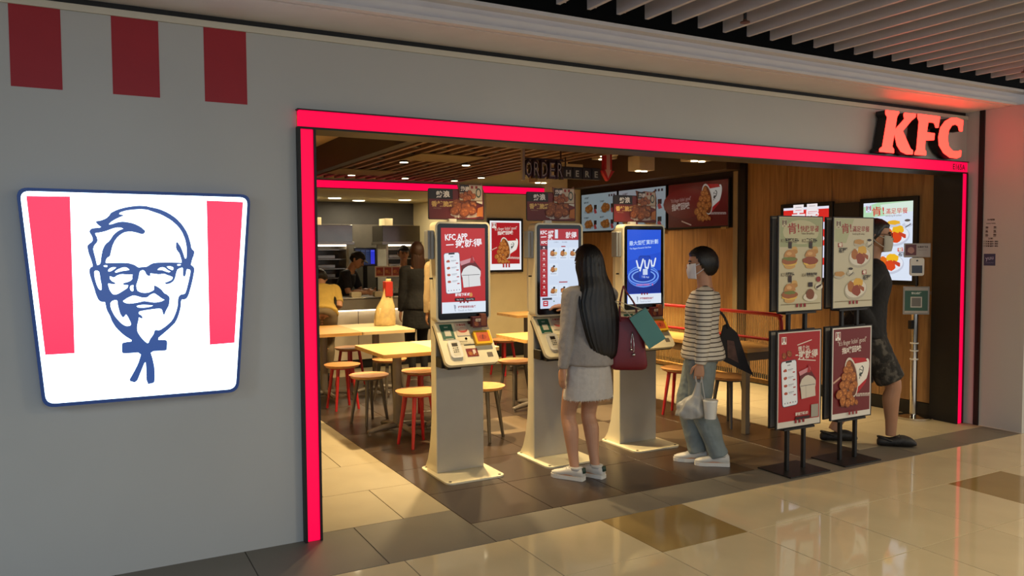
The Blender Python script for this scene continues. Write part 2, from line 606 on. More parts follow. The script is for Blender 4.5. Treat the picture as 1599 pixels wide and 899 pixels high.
def S(name, mb, mats, bev=0.0, parent=None):
    o = mb.build(name, mats, parent, bev)
    if not parent:
        o['kind'] = 'structure'
    return o


# ------------------------------------------------------------------ floors: every tile its own piece
TILES = {}


def tile(parent, x0, y0, x1, y1, m, gap=0.0023):
    k = (round(x1 - x0, 3), round(y1 - y0, 3), m.name)
    if k not in TILES:
        b = MB()
        w, d = (x1 - x0) / 2 - gap, (y1 - y0) / 2 - gap
        e = 0.0012
        vs = [(-w, -d, -.012), (w, -d, -.012), (w, d, -.012), (-w, d, -.012), (-w, -d, -e), (w, -d, -e), (w, d, -e), (-w, d, -e),
              (-w + e, -d + e, 0), (w - e, -d + e, 0), (w - e, d - e, 0), (-w + e, d - e, 0)]
        fs = [(3, 2, 1, 0), (8, 9, 10, 11)]
        for a in (0, 4):
            fs += [(a + i, a + (i + 1) % 4, a + 4 + (i + 1) % 4, a + 4 + i) for i in range(4)]
        b.add(vs, fs)
        me = b.mesh('tile')
        me.materials.append(m)
        TILES[k] = me
    o = link('tile', TILES[k], parent)
    o.location = ((x0 + x1) / 2, (y0 + y1) / 2, 0)
    return o


mall = S('floor', MB().box((-9, -9, -.06), (16, 3.785, -.004)), M_GROUT)
xs = [2.047 + .6145 * i for i in range(-5, 19)]
ys = [3.785, 3.22, 2.587, 1.954, 1.321, 0.69, 0.06]
TAN = {(2.66, 3.22), (5.12, 2.587), (7.58, 1.954), (0.2, 2.587), (2.66, 0.69), (9.4, 3.22)}
for j in range(len(ys) - 1):
    for x in xs:
        tan = any(abs(x - a) < .08 and abs(ys[j + 1] - b) < .05 for a, b in TAN)
        tile(mall, x, ys[j + 1], x + .6145, ys[j], M_MALLT if tan else M_MALL)
shop = S('floor', MB().box((-9, 3.785, -.06), (12, 13.6, -.004)), M_GROUT)
# threshold strip along the entrance
for i in range(-6, 10):
    x = 1.351 + .617 * i
    if x < 7.0:
        tile(shop, x, 3.785, min(x + .617, 7.04), 4.111 if x > 1.9 else 4.39, M_THR)  # beside the cream strip, grey puts weaker light into that same tile's colour
# cream strip inside, beside the frame
for j in range(9):
    y0 = 4.39 + .645 * j
    off = 0.31 if j % 2 == 0 else 0.0
    for x0 in (1.968 - .617 - off - .617, 1.968 - .617 - off + (.0 if off else 0), 1.968 - off):
        x1 = min(x0 + .617, 1.968)
        if x1 - x0 > .05:
            tile(shop, x0, y0, x1, y0 + .645, M_CREAM)
# dark dining floor
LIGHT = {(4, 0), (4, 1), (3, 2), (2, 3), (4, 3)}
for i in range(6):
    for j in range(9):
        x0, y0 = 1.968 + .568 * i, 4.111 + .627 * j
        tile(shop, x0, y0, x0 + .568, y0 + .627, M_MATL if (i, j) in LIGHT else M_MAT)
# cream passage and the strip before the counter
for i in range(3):
    for j in range(10):
        x0, y0 = 5.376 + .555 * i, 4.111 + .627 * j
        tile(shop, x0, y0, x0 + .555, y0 + .627, M_CREAM)
for i in range(6):
    x0 = 1.968 + .568 * i
    tile(shop, x0, 9.754, x0 + .568, 10.381, M_CREAM)

# ------------------------------------------------------------------ shop front
fr = MB()
fr.box((-9, 4.32, 0), (1.05, 4.50, 2.765)).box((1.05, 4.32, 2.357), (7.04, 4.50, 2.765)).box((7.005, 4.32, 0), (7.04, 4.50, 2.357))
wf = S('wall_front', fr, M_WALL)
S('trim_1', MB().box((-9, 4.308, 2.735), (7.04, 4.32, 2.768)), M_TRIM, 0.002)
S('trim_2', MB().box((-9, 4.335, 2.765), (7.04, 4.40, 2.80)), M_BLACK)  # black strip colours in the shade of the gap under the soffit
for k, (a, b) in enumerate(((-.249, -.042), (.170, .379), (.589, .797))):
    o = MB().box((a, 4.3185, 2.362), (b, 4.3205, 2.755)).build('wall_stripe', M_DECAL)
    tag(o, 'red painted stripe high on the pale shop front, ' + ('farthest from the entrance', 'middle one of three', 'closest to the entrance')[k],
        'stripe', 'red stripes above the logo sign')
# soffit with stepped fascia
prof = [(4.36, 2.80), (3.955, 2.80), (3.955, 2.815), (3.930, 2.815), (3.930, 2.80), (3.885, 2.80), (3.885, 2.818), (3.915, 2.822), (3.900, 2.868), (3.945, 2.872),
        (3.930, 2.908), (3.872, 2.912), (3.872, 2.934), (4.36, 2.934)]
S('trim_3', MB().prism(prof, (-9, 0, 0), (0, 1, 0), (0, 0, 1), (1, 0, 0), 25), M_SOFFIT)
# side return of the recess and neighbouring front
pil = MB().box((7.04, 3.785, 0), (16, 4.50, 2.80))
S('wall_right', pil, M_WALL)
S('trim_4', MB().box((7.028, 4.155, 0), (7.0405, 4.20, 2.80)), M_BLACK)
S('trim_5', MB().box((7.036, 3.785, 0), (7.0405, 4.155, .006)), M_TRIM)

# ------------------------------------------------------------------ red light frame
lf = empty('light_frame', (4, 4.32, 0), 0, 'glowing red light frame round the wide shop entrance', 'light frame')


def part(o):
    o.matrix_parent_inverse = o.parent.matrix_world.inverted() if False else Matrix.Translation(-o.parent.location)
    return o


part(MB().box((1.055, 4.285, 2.263), (7.005, 4.33, 2.352)).build('top_light', M_RED, lf, 0.004))
part(MB().box((1.060, 4.285, 0.002), (1.130, 4.33, 2.252)).build('side_light', M_RED, lf, 0.004))
part(MB().box((6.925, 4.285, 0.002), (6.995, 4.33, 2.252)).build('side_light', M_RED, lf, 0.004))
ed = MB()
ed.box((1.045, 4.275, 2.352), (7.01, 4.33, 2.358)).box((1.045, 4.275, 2.252), (7.0, 4.33, 2.263))
ed.box((1.045, 4.275, 0.001), (1.060, 4.33, 2.252)).box((1.130, 4.275, 0.001), (1.142, 4.50, 2.252))
ed.box((6.912, 4.275, 0.001), (6.925, 4.50, 2.252)).box((6.995, 4.275, 0.001), (7.005, 4.33, 2.252))
ed.box((1.05, 4.33, 2.252), (7.0, 4.50, 2.262))
part(ed.build('dark_edging', M_BLACK, lf))
a = Art(0.001, 0.001, '3a0008')
a.text('E165A', 0, 0, .068, '2a0006', bold=.015)
part(a.build('unit_number', lf, (6.79, 4.2848, 2.284), (1, 0, 0), (0, 0, -1)))

# ------------------------------------------------------------------ logo light box
LG = empty('logo_sign', (0.27, 4.32, 1.38), 0, 'white backlit logo light box with navy portrait and two red bars', 'sign')
SG = [(p[0] / 1000, p[1] / 1000) for p in SIGN]


def roundpoly(P, r, n=6):
    out = []
    for i in range(len(P)):
        p, a, b = V(P[i]), V(P[i - 1]), V(P[(i + 1) % len(P)])
        u, w = (a - p).normalized(), (b - p).normalized()
        q0, q1 = p + u * r, p + w * r
        for k in range(n + 1):
            t = k / n
            out.append(tuple(q0 * (1 - t) ** 2 + p * 2 * t * (1 - t) + q1 * t * t))
    return out


def grow(P, d):
    c = V((sum(p[0] for p in P) / len(P), sum(p[1] for p in P) / len(P)))
    return [tuple(c + (V(p) - c) * (1 + d / (V(p) - c).length)) for p in P]


sgr = roundpoly(SG, .05)
M_NAVY = mat('navy_edge', '1c2f66', 0.4, emit='16305c', es=0.7)
part(MB().prism(sgr, (0, 4.256, 0), (1, 0, 0), (0, 0, 1), (0, 1, 0), .05).build('sign_case', M_NAVY, LG, 0.004))
a = Art(0.001, 0.001, 'ffffff')
a.v, a.f, a.c, a.z = [], [], [], 0
inner = roundpoly(grow(SG, -.022), .04)
a.poly([(x, -z) for x, z in inner], (.66, .84, 1.0))
for P in LOGO_RED:
    a.poly([(x / 1000, -z / 1000) for x, z in P], (.34, .0105, .0305))
a.poly([(x / 1000, -z / 1000) for x, z in chaikin(LOGO_NAVY)], (.0075, .020, .070))


def inset(P, d):
    n = len(P)
    ar = sum(P[i][0] * P[(i + 1) % n][1] - P[(i + 1) % n][0] * P[i][1] for i in range(n))
    out = []
    for i in range(n):
        t = (V(P[(i + 1) % n]) - V(P[i - 1])).normalized()
        q = V((-t.y, t.x)) * (d if ar > 0 else -d)
        out.append((P[i][0] + q.x, P[i][1] + q.y))
    return out


for P in LOGO_WHITE:
    a.poly([(x / 1000, -z / 1000) for x, z in inset(chaikin(P), 1.3)], (.66, .84, 1.0))
    a.z -= 1
part(a.build('logo_face', LG, (0, 4.2555, 0), (1, 0, 0), (0, 0, -1), 'sign'))
part(MB().prism(grow(sgr, -.03), (0, 4.306, 0), (1, 0, 0), (0, 0, 1), (0, 1, 0), .014).build('mount', M_BLACK, LG))

# ------------------------------------------------------------------ lettering sign
KL = empty('letter_sign', (6.3, 4.32, 2.5), 0, 'glowing red three letter sign with black sides above the entrance', 'sign')
M_KFC = mat('letter_face', '401008', 0.4, emit=(1.0, 0.024, 0.0155), es=6.5, var=0.02)
for P in KFC:
    Q = [(x / 1000, z / 1000) for x, z in P]
    Q = roundpoly(Q, .006, 2)
    l = MB().prism(Q, (0, 4.214, 0), (1, 0, 0), (0, 0, 1), (0, 1, 0), .085).build('letter', M_BLACK, KL)
    part(l)
    fc = MB().prism(grow(Q, -.001), (0, 4.21, 0), (1, 0, 0), (0, 0, 1), (0, 1, 0), .006).build('letter_face', M_KFC, l)
for x in (5.86, 6.23, 6.60):
    part(MB().box((x - .02, 4.299, 2.5), (x + .02, 4.32, 2.54)).build('bracket', M_BLACK, KL))

# ------------------------------------------------------------------ louvred mall ceiling
ce = S('ceiling', MB().box((-9, -9, 3.3), (16, 4.36, 3.34)).box((-9, 4.2, 2.932), (16, 4.36, 3.3)), M_BLACK)
lm = MB().box((-.0125, -5.0, 0), (.0125, 3.77, .12)).box((-.0125, 3.765, .015), (.05, 3.77, .12)).box((-.0125, -5, .115), (.06, 3.77, .12)).mesh('louver')
lm.materials.append(M_LOUV)
for i in range(-20, 48):
    o = link('louver', lm, ce)
    o.location = (2.571 + .2045 * i, 0, 2.95)
for x, y in ((3.42, 3.42), (6.25, 3.40)):
    t = empty('sprinkler_head', (x, y, 2.90), 0, 'small dark sprinkler head below the louvred ceiling ' + ('above the entrance middle' if x < 5 else 'beyond the letter sign'), 'sprinkler', 'ceiling sprinklers')
    MB().cyl((0, 0, 0.02), (0, 0, .40), .010, n=10).build('pipe', M_BLACK, t)
    MB().cyl((0, 0, 0.0), (0, 0, .006), .028, n=16).cyl((0, 0, .006), (0, 0, .02), .012, n=10).build('deflector', mat('bronze', '5a3a2c', .4, .6), t)

# ------------------------------------------------------------------ interior shell
S('wall_right', MB().box((7.0, 4.50, 0), (7.12, 13.6, 3.2)), M_BROWN)
wr = SC.objects['wall_right.001']


def panel(y0, y1, z0, z1, t=.018):
    o = MB().box((-t, 0.003, z0), (0, y1 - y0 - .003, z1)).build('panel', M_PANEL, wr, 0.002)
    o.location = (7.0, y0, 0)


for k in range(4):
    panel(4.52 + .6 * k, 4.52 + .6 * (k + 1), .13, 2.95)
for k in range(7):
    panel(7.12 + .475 * k, 7.12 + .475 * (k + 1), .13, 1.85)
S('baseboard_right', MB().box((6.975, 4.5, 0), (7.0, 10.45, .125)), M_BLACK, .002)
S('trim_6', MB().box((6.93, 7.03, 0), (7.0, 7.10, 2.52)), mat('trim_bronze', '8d7c5e', .4), .003)
S('trim_7', MB().box((6.94, 6.92, 0), (7.0, 7.03, 2.95)), M_BLACK, .003)
S('trim_8', MB().box((6.94, 4.50, 0), (7.0, 4.56, 2.262)), M_BLACK)
S('ceiling', MB().box((0.6, 4.40, 3.05), (7.12, 10.6, 3.1)), M_DARK)
S('trim_9', MB().box((6.72, 7.0, 2.53), (7.0, 10.45, 3.05)), M_BROWN, .004)
S('trim_10', MB().box((6.2, 4.5, 2.62), (7.0, 6.92, 3.05)), M_BROWN, .004)
S('wall_left', MB().box((0.9, 4.50, 0), (1.02, 13.6, 3.05)), M_CREAMWALL)
# back wall beside the kitchen and bulkhead over the counter
S('wall_back', MB().box((5.3, 10.45, 0), (7.0, 10.6, 2.43)).box((5.3, 10.6, 0), (5.42, 13.4, 2.43)).box((1.02, 10.45, 2.43), (7.0, 10.6, 3.05)), M_CREAMWALL)
S('baseboard_back', MB().box((5.28, 10.425, 0), (7.0, 10.45, .28)), M_BLACK, .003)
S('wall_back', MB().box((1.02, 13.35, 0), (5.42, 13.5, 2.43)), M_GREY)
S('ceiling', MB().box((1.02, 10.6, 2.43), (5.42, 13.5, 2.5)), M_CREAMWALL)
# kitchen wall panels
wb = SC.objects['wall_back.001']
for k in range(6):
    o = MB().box((0, -.012, .1), (.70, 0, 2.05)).build('panel', mat('kitchen_wall_panel', '7a746a', .4, .5), wb, .003)
    o.location = (1.15 + .71 * k, 13.35, 0)
bl = empty('bulkhead_light', (4.2, 10.42, 2.48), 0, 'long glowing red light strip on the bulkhead over the counter', 'light strip')
part(MB().box((1.1, 10.40, 2.432), (6.27, 10.448, 2.528)).build('diffuser', M_RED, bl, .003))
part(MB().box((1.1, 10.395, 2.528), (6.27, 10.45, 2.536)).box((1.1, 10.395, 2.424), (6.27, 10.45, 2.432)).build('edging', M_BLACK, bl))

# timber slat ceiling, each slat a piece
slc = S('ceiling', MB().box((2.52, 4.6, 2.68), (4.82, 10.40, 2.72)), mat('slat_backing', '1d130e', .8))
for x, y in ((3.35, 7.6), (3.05, 9.4)):
    o = MB().box((-.36, -.30, 0), (.36, .30, .01)).build('flush_panel', mat('ivory_panel', '64573a', .6), slc)
    o.location = (x, y, 2.545)
slm = MB().box((-.022, 5.05, 0), (.022, 10.38, .085)).mesh('slat')
slm.materials.append(M_SLAT)
for i in range(16):
    o = link('slat', slm, slc)
    o.location = (2.60 + .1425 * i, 0, 2.556)
spm = MB().box((-.0485, -.05, 0), (.0485, .05, .075)).mesh('spacer')
spm.materials.append(M_BLACK)
for i in range(15):
    for k in range(5):
        o = link('spacer', spm, slc)
        o.location = (2.67 + .1425 * i, 5.55 + 1.0 * k + (.5 if i % 2 else 0), 2.568)
S('trim_11', MB().box((2.42, 4.6, 2.50), (2.52, 10.40, 3.05)), mat('dark_beam', '17151a', .5), .004)
S('trim_12', MB().box((1.3, 4.62, 2.78), (2.42, 10.4, 2.83)), mat('side_ceiling', 'b09c80', .6), .004)
for k, y in enumerate((5.55, 6.35)):
    t = empty('ceiling_vent', (1.85, y, 2.78), 0, 'long air vent in the side ceiling, ' + ('nearer the entrance' if k == 0 else 'deeper in the shop'), 'vent', 'air vents in the side ceiling')
    MB().box((-.28, -.09, -.012), (.28, .09, 0)).build('frame', mat('vent_frame', '9a8a70', .5), t, .003)
    for q in range(4):
        o = MB().box((-.26, -.006, -.020), (.26, .006, -.010)).build('slat', M_BLACK, t)
        o.location = (0, -.06 + .04 * q, 0)
# recessed downlights
for x, y, lb in ((3.13, 8.14, 'in the middle row, toward the dark beam'), (3.87, 8.13, 'in the middle row, beside the ivory panel'), (3.07, 9.83, 'by the red bulkhead light, first from the dark beam'),
                 (3.84, 9.95, 'by the red bulkhead light, second from the dark beam'), (4.59, 10.02, 'by the red bulkhead light, third from the dark beam'), (4.72, 9.45, 'at its outer edge, above a promo board')):
    t = empty('downlight', (x, y, 2.556), 0, 'downlight in the slat ceiling ' + lb, 'ceiling light', 'downlights in the slat ceiling')
    MB().cyl((0, 0, -.006), (0, 0, .05), .062, n=20).build('trim_ring', M_BLACK, t)
    MB().cyl((0, 0, -.009), (0, 0, -.006), .045, n=20).build('lens', M_LAMP, t)
for k, (x, y) in enumerate(((3.55, 12.25), (4.09, 12.72), (4.72, 12.26))):
    t = empty('downlight', (x, y, 2.43), 0, 'round bright downlight in the cream kitchen soffit, ' + ('nearest the red side light', 'middle one of three', 'nearest the phone advert kiosk')[k], 'ceiling light', 'downlights over the kitchen')
    MB().cyl((0, 0, -.012), (0, 0, 0), .12, n=24).build('trim_ring', M_WHITE, t)
    MB().cyl((0, 0, -.016), (0, 0, -.012), .10, n=24).build('lens', M_LAMPK, t)
    area((x, y, 2.405), .2, 9, (1, .86, .6), name='kitchen_light')
# box lamps beyond the slat ceiling
for k, (x, y, z, w) in enumerate(((5.78, 7.4, 2.50, .22), (5.79, 6.45, 2.52, .26), (5.55, 9.3, 2.50, .24), (5.62, 8.7, 2.52, .26), (6.15, 8.66, 2.78, .24), (5.35, 7.5, 2.66, .2))):
    t = empty('box_lamp', (x, y, z), 0, 'white box ceiling lamp ' + ('in the open between the red arrow and the menu boards', 'cut by the red light, nearest the wood wall', 'low behind the ORDER letters', 'right below the HERE letters', 'behind the red arrow hanger', 'beside the hanging red arrow')[k], 'ceiling light', 'box lamps over the passage')
    MB().box((-w / 2, -w / 2, .004), (w / 2, w / 2, .17)).build('housing', mat('lamp_housing', 'b5a68a', .5), t, .004)
    MB().cyl((-w / 5, 0, -.004), (-w / 5, 0, .004), .035, n=16).build('lens', M_LAMP, t)
    MB().cyl((w / 5, 0, -.004), (w / 5, 0, .004), .035, n=16).build('lens', M_LAMP, t)
    MB().cyl((0, 0, .17), (0, 0, 3.05 - z), .008, n=8).build('stem', M_BLACK, t)
for x in (6.31, 6.62):
    pass
for k, (x, y) in enumerate(((5.52, 4.69), (6.48, 4.67))):
    t = empty('tube_lamp', (x, y, 2.31), 0, 'thin white tube lamp just under the red light frame, ' + ('above the burger poster stand' if k == 0 else 'below the glowing letters'), 'ceiling light', 'tube lamps over the passage')
    MB().box((-.26, -.02, .01), (.26, .02, .03)).build('housing', M_WHITE, t, .003)
    MB().cyl((-.25, 0, 0), (.25, 0, 0), .009, n=10).build('tube', mat('tube_glow', 'ffffff', .5, emit=(1, .82, .75), es=2.2), t)
    MB().cyl((-.2, 0, .03), (-.2, 0, .74 if x < 6.0 else .31), .004, n=6).cyl((.2, 0, .03), (.2, 0, .74 if x < 6.0 else .31), .004, n=6).build('wire', M_BLACK, t)
# ------------------------------------------------------------------ artwork
def nugget(a, x, y, r, seed, dark=False):
    rr = random.Random(seed)
    b, d, h = ('a8622a', '7c4219', 'cf8a45') if not dark else ('8f4a22', '63290f', 'b56a35')
    a.blob(x, y, r, r * .82, d, seed, .14, 14, rr.uniform(0, 3))
    a.blob(x - r * .06, y - r * .08, r * .86, r * .7, b, seed + 1, .16, 14, rr.uniform(0, 3))
    for k in range(4):
        t = rr.uniform(0, 6.28)
        a.blob(x + r * .42 * math.cos(t), y + r * .34 * math.sin(t), r * rr.uniform(.12, .24), r * rr.uniform(.1, .18), h, seed + 5 + k, .25, 8)


def bucket_art(a, x, y, s, stripes='b3151f', nug=True):
    """tilted bucket of fried chicken spilling to the lower left, s = width"""
    def T(P):
        return [(x + p * s, y + q * s) for p, q in P]
    edge = [(.93 + .13 * math.cos(t) - .02 * math.sin(t), .30 + .26 * math.sin(t) * .95 - .10 * math.cos(t)) for t in [-1.7 + 3.6 * i / 12 for i in range(13)]]
    a.poly(T([(.40, .02)] + edge + [(.62, .80)]), 'e9e4da')
    a.poly(T([(.42, .0), (.52, -.01), (.93, .02), (1.0, .10), (.60, .12)]), stripes)
    a.poly(T([(.64, .66), (.98, .46), (.96, .54), (.86, .62), (.64, .80)]), stripes)
    a.blob(x + .81 * s, y + .28 * s, .07 * s, .10 * s, '1c2f2c', 3, .12, 14, .4)
    a.ell(x + .805 * s, y + .27 * s, .05 * s, .075 * s, 'e9e4da', 14, .4)
    a.line((x + .765 * s, y + .25 * s), (x + .85 * s, y + .28 * s), .016 * s, '1c2f2c')
    a.line((x + .80 * s, y + .31 * s), (x + .79 * s, y + .345 * s), .03 * s, '1c2f2c')
    a.line((x + .74 * s, y + .365 * s), (x + .82 * s, y + .395 * s), .022 * s, '1c2f2c')
    a.line((x + .775 * s, y + .385 * s), (x + .75 * s, y + .45 * s), .018 * s, '1c2f2c')
    a.ell(x + .50 * s, y + .40 * s, .20 * s, .43 * s, 'd8cfc0', 28, -.22)
    a.ell(x + .50 * s, y + .41 * s, .175 * s, .39 * s, '6a3418', 28, -.22)
    for i, (p, q, r) in enumerate(((.42, .13, .09), (.34, .24, .10), (.48, .26, .10), (.56, .40, .11), (.42, .40, .11), (.27, .38, .10), (.60, .56, .10), (.36, .54, .11), (.50, .62, .11), (.20, .54, .10), (.27, .68, .11), (.42, .76, .11), (.12, .72, .12), (.22, .86, .13), (.50, .88, .12), (.37, .92, .10), (.63, .93, .06))):
        nugget(a, x + p * s, y + q * s, r * s, 31 + i)


def crest(a, x, y, s, c='e9e4da', d='9c141c'):
    """small square emblem with stripes"""
    a.rect(x, y, s, s * 1.1, c)
    a.rect(x + s * .08, y + s * .08, s * .2, s * .7, d)
    a.rect(x + s * .72, y + s * .08, s * .2, s * .7, d)
    a.blob(x + s * .5, y + s * .38, s * .17, s * .24, '2a2422', 2, .1, 10)
    a.ell(x + s * .5, y + s * .40, s * .11, s * .15, c, 10)
    a.text('KFC', x + s * .5, y + s * 1.02, s * .2, d, al='C', bold=.03)


def phone(a, x, y, w, h, ang=-.06):
    ca, sa = math.cos(ang), math.sin(ang)

    def R(u, v):
        return (x + u * w * ca - v * h * sa, y + u * w * sa + v * h * ca)

    def box(u0, v0, u1, v1, c):
        a.poly([R(u0, v0), R(u1, v0), R(u1, v1), R(u0, v1)], c)
    P = rrect(0, 0, w, h, w * .13)
    a.poly([(x + p * ca - q * sa, y + p * sa + q * ca) for p, q in rrect(-w * .03, -w * .03, w * 1.03, h + w * .03, w * .15)], '5a5f70')
    a.poly([(x + p * ca - q * sa, y + p * sa + q * ca) for p, q in P], 'e6ebf2')
    box(.3, 0, .7, .035, '15151a')
    box(.40, .08, .60, .10, '8a8f9a')
    for k in range(4):
        v = .2 + .17 * k
        a.blob(*R(.24, v), w * .12, h * .035, 'b4503c', 40 + k, .2, 10)
        box(.42, v - .02, .78, v - .005, '9aa0aa')
        box(.42, v + .01, .66, v + .02, 'b7bcc6')
        box(.74, v + .05, .9, v + .075, 'a22')if False else box(.74, v + .05, .9, v + .075, 'aa2228')
    for k in range(5):
        a.ell(*R(.14 + .18 * k, .93), w * .035, w * .035, 'b0343a' if k == 2 else '8a8f9a', 8)


def bag_art(a, x, y, s, c='dcdcdc', d='8e8e94'):
    """plain white meal box with a red topped drink, no face"""
    a.poly([(x + p * s, y + q * s) for p, q in ((.02, -.12), (.62, -.28), (.66, -.14), (.08, .04))], 'c98a92')
    a.poly([(x + p * s, y + q * s) for p, q in ((.08, .04), (.66, -.14), (.95, .2), (.9, .62), (.1, .6))], '5e1119')
    a.blob(x + .52 * s, y + .38 * s, .42 * s, .34 * s, c, 5, .05, 20)
    a.poly([(x + p * s, y + q * s) for p, q in ((.12, .42), (.9, .40), (.94, .86), (.18, .92))], c)
    a.line((x + .12 * s, y + .43 * s), (x + .9 * s, y + .41 * s), .02 * s, '3a3a40')
    a.line((x + .40 * s, y + .43 * s), (x + .42 * s, y + .9 * s), .015 * s, d)
    a.poly([(x + p * s, y + q * s) for p, q in ((.46, -.06), (.66, -.06), (.58, -.34), (.53, -.34))], 'a3242b')


def foot(a, w, y, h):
    a.rect(0, y, w, h, 'dfe9f5')
    for k in (-1, 0, 1):
        a.rect(w / 2 + k * w * .08 - w * .02, y - w * .02, w * .04, w * .045, '7c1016')
    a.line((w * .27, y + h * .25), (w * .30, y + h * .85), w * .012, '8a90a0')
    a.blob(w * .29, y + h * .45, w * .022, h * .2, '9aa2b2', 6, .2, 8)
    a.text('輕觸螢幕開始點餐', w * .36, y + h * .55, w * .052, 'a43a44', bold=.02)
    a.text('Touch to Start', w * .36, y + h * .85, w * .055, '8a93a5')


def art_app(w, h, screen=True):
    a = Art(w, h, 'b91c22' if screen else 'a5191c')
    if screen:
        a.text('KFC APP', w * .09, h * .145, w * .17, 'f3eef2', -.05, bold=.03, width=w * .51)
        a.line((w * .11, h * .20), (w * .28, h * .195), h * .012, 'f3eef2')
        a.text('撳就得', w * .32, h * .222, w * .175, 'f3eef2', -.04, bold=.022, width=w * .61)
        phone(a, w * .06, h * .30, w * .34, h * .47)
        bag_art(a, w * .40, h * .43, w * .52)
        a.text('即刻下載啦', w * .30, h * .80, w * .07, 'f3eef2', bold=.03)
        a.blob(w * .66, h * .79, w * .04, h * .025, 'cf8a45', 3, .2, 9)
        a.rect(w * .29, h * .825, w * .22, h * .035, '1a0506', .004)
        a.rect(w * .53, h * .825, w * .22, h * .035, '1a0506', .004)
        a.text('App Store', w * .33, h * .849, w * .036, 'e6e0e2')
        a.text('Google Play', w * .55, h * .849, w * .036, 'e6e0e2')
        foot(a, w, h * .87, h * .13)
    else:
        a = Art(w, h, 'cfc9bd')
        a.rect(.008, .008, w - .016, h - .05, 'a3181c')
        crest(a, w * .08, h * .05, w * .11)
        a.line((w * .44, h * .145), (w * .78, h * .10), .006, 'e4dcd0')
        a.text('想食乜', w * .46, h * .205, w * .085, 'e4dcd0', -.04, bold=.02, width=w * .27)
        a.line((w * .40, h * .25), (w * .46, h * .25), .008, 'e4dcd0')
        a.text('撳就得', w * .47, h * .285, w * .15, 'e4dcd0', 0, bold=.022, width=w * .46)
        a.line((w * .46, h * .295), (w * .88, h * .325), .006, 'e4dcd0')
        nugget(a, w * .14, h * .25, w * .06, 3, True)
        nugget(a, w * .26, h * .23, w * .065, 4, True)
        phone(a, w * .07, h * .31, w * .34, h * .47)
        bag_art(a, w * .46, h * .46, w * .44, 'cdc4b4', '9b9284')
        a.text('即刻下載啦', w * .40, h * .885, w * .06, 'e4dcd0', bold=.03)
        a.rect(w * .40, h * .90, w * .34, h * .03, '2a0608')
        a.rect(w * .77, h * .79, w * .17, w * .17 * 1.25, '9d988c')
        dots(a, w, h)
    return a


def dots(a, w, h):
    for k in (-1, 0, 1):
        a.rect(w / 2 + k * w * .09 - w * .022, h - .05, w * .045, .026, '8a161a')


def art_finger(w, h, screen=False):
    a = Art(w, h, 'd9d4ca' if not screen else 'eef0f4')
    b = '6c1418' if not screen else 'a81a22'
    m = .01 if not screen else w * .05
    a.rect(m, m, w - 2 * m, h - (.05 if not screen else w * .22), b)
    crest(a, w * .07, h * .045, w * .13)
    a.text('"It\'s finger lickin\' good"', w * .5, h * .185, w * .12, 'e2d6c8', -.06, al='C', width=w * .74)
    a.text('指嚐回味', w * .49, h * .275, w * .115, 'efe8dc', -.05, al='C', bold=.02, width=w * .5)
    a.line((w * .03, h * .60), (w * .22, h * .54), h * .02, 'c9a08a')
    q = min(w * .86, h * .53)
    bucket_art(a, w * .5 - q * .52, h * .345, q)
    a.text('uummmm', w * .58, h * .77, w * .12, 'e2d6c8', .06, bold=.01, width=w * .36)
    if not screen:
        dots(a, w, h)
    else:
        for k in (-1, 0, 1):
            a.rect(w / 2 + k * w * .09 - w * .025, h - w * .17, w * .05, w * .1, 'a81a22')
    return a


def burger(a, x, y, s, k):
    a.ell(x + s * .35, y - s * .45, s * .24, s * .2, 'c9a05c', 14)
    a.ell(x + s * .35, y - s * .36, s * .26, s * .13, 'b5833f', 14)
    a.rect(x - s * .12, y - s * .88, s * .26, s * .34, '2a1512', s * .05)
    a.ell(x + .01 * s, y - s * .88, s * .13, s * .04, '4a2a1c', 12)
    a.blob(x, y + s * .42, s * .42, s * .16, 'c79a5a', k, .04, 18)
    a.blob(x, y + s * .26, s * .56, s * .14, 'e0b850', k + 1, .10, 18)
    a.blob(x, y + s * .12, s * .60, s * .22, '8f4426' if k % 2 else '9a5a30', k + 2, .10, 18)
    if not k % 2:
        a.blob(x, y + s * .02, s * .5, s * .1, '6f7a35', k + 3, .2, 16)
    a.poly([(x + s * .44 * math.cos(t), y - s * .08 - s * .40 * math.sin(t)) for t in [PI * i / 16 for i in range(17)]], 'b98348')
    a.blob(x - s * .05, y - s * .26, s * .2, s * .1, 'd2a268', k + 7, .1, 12)


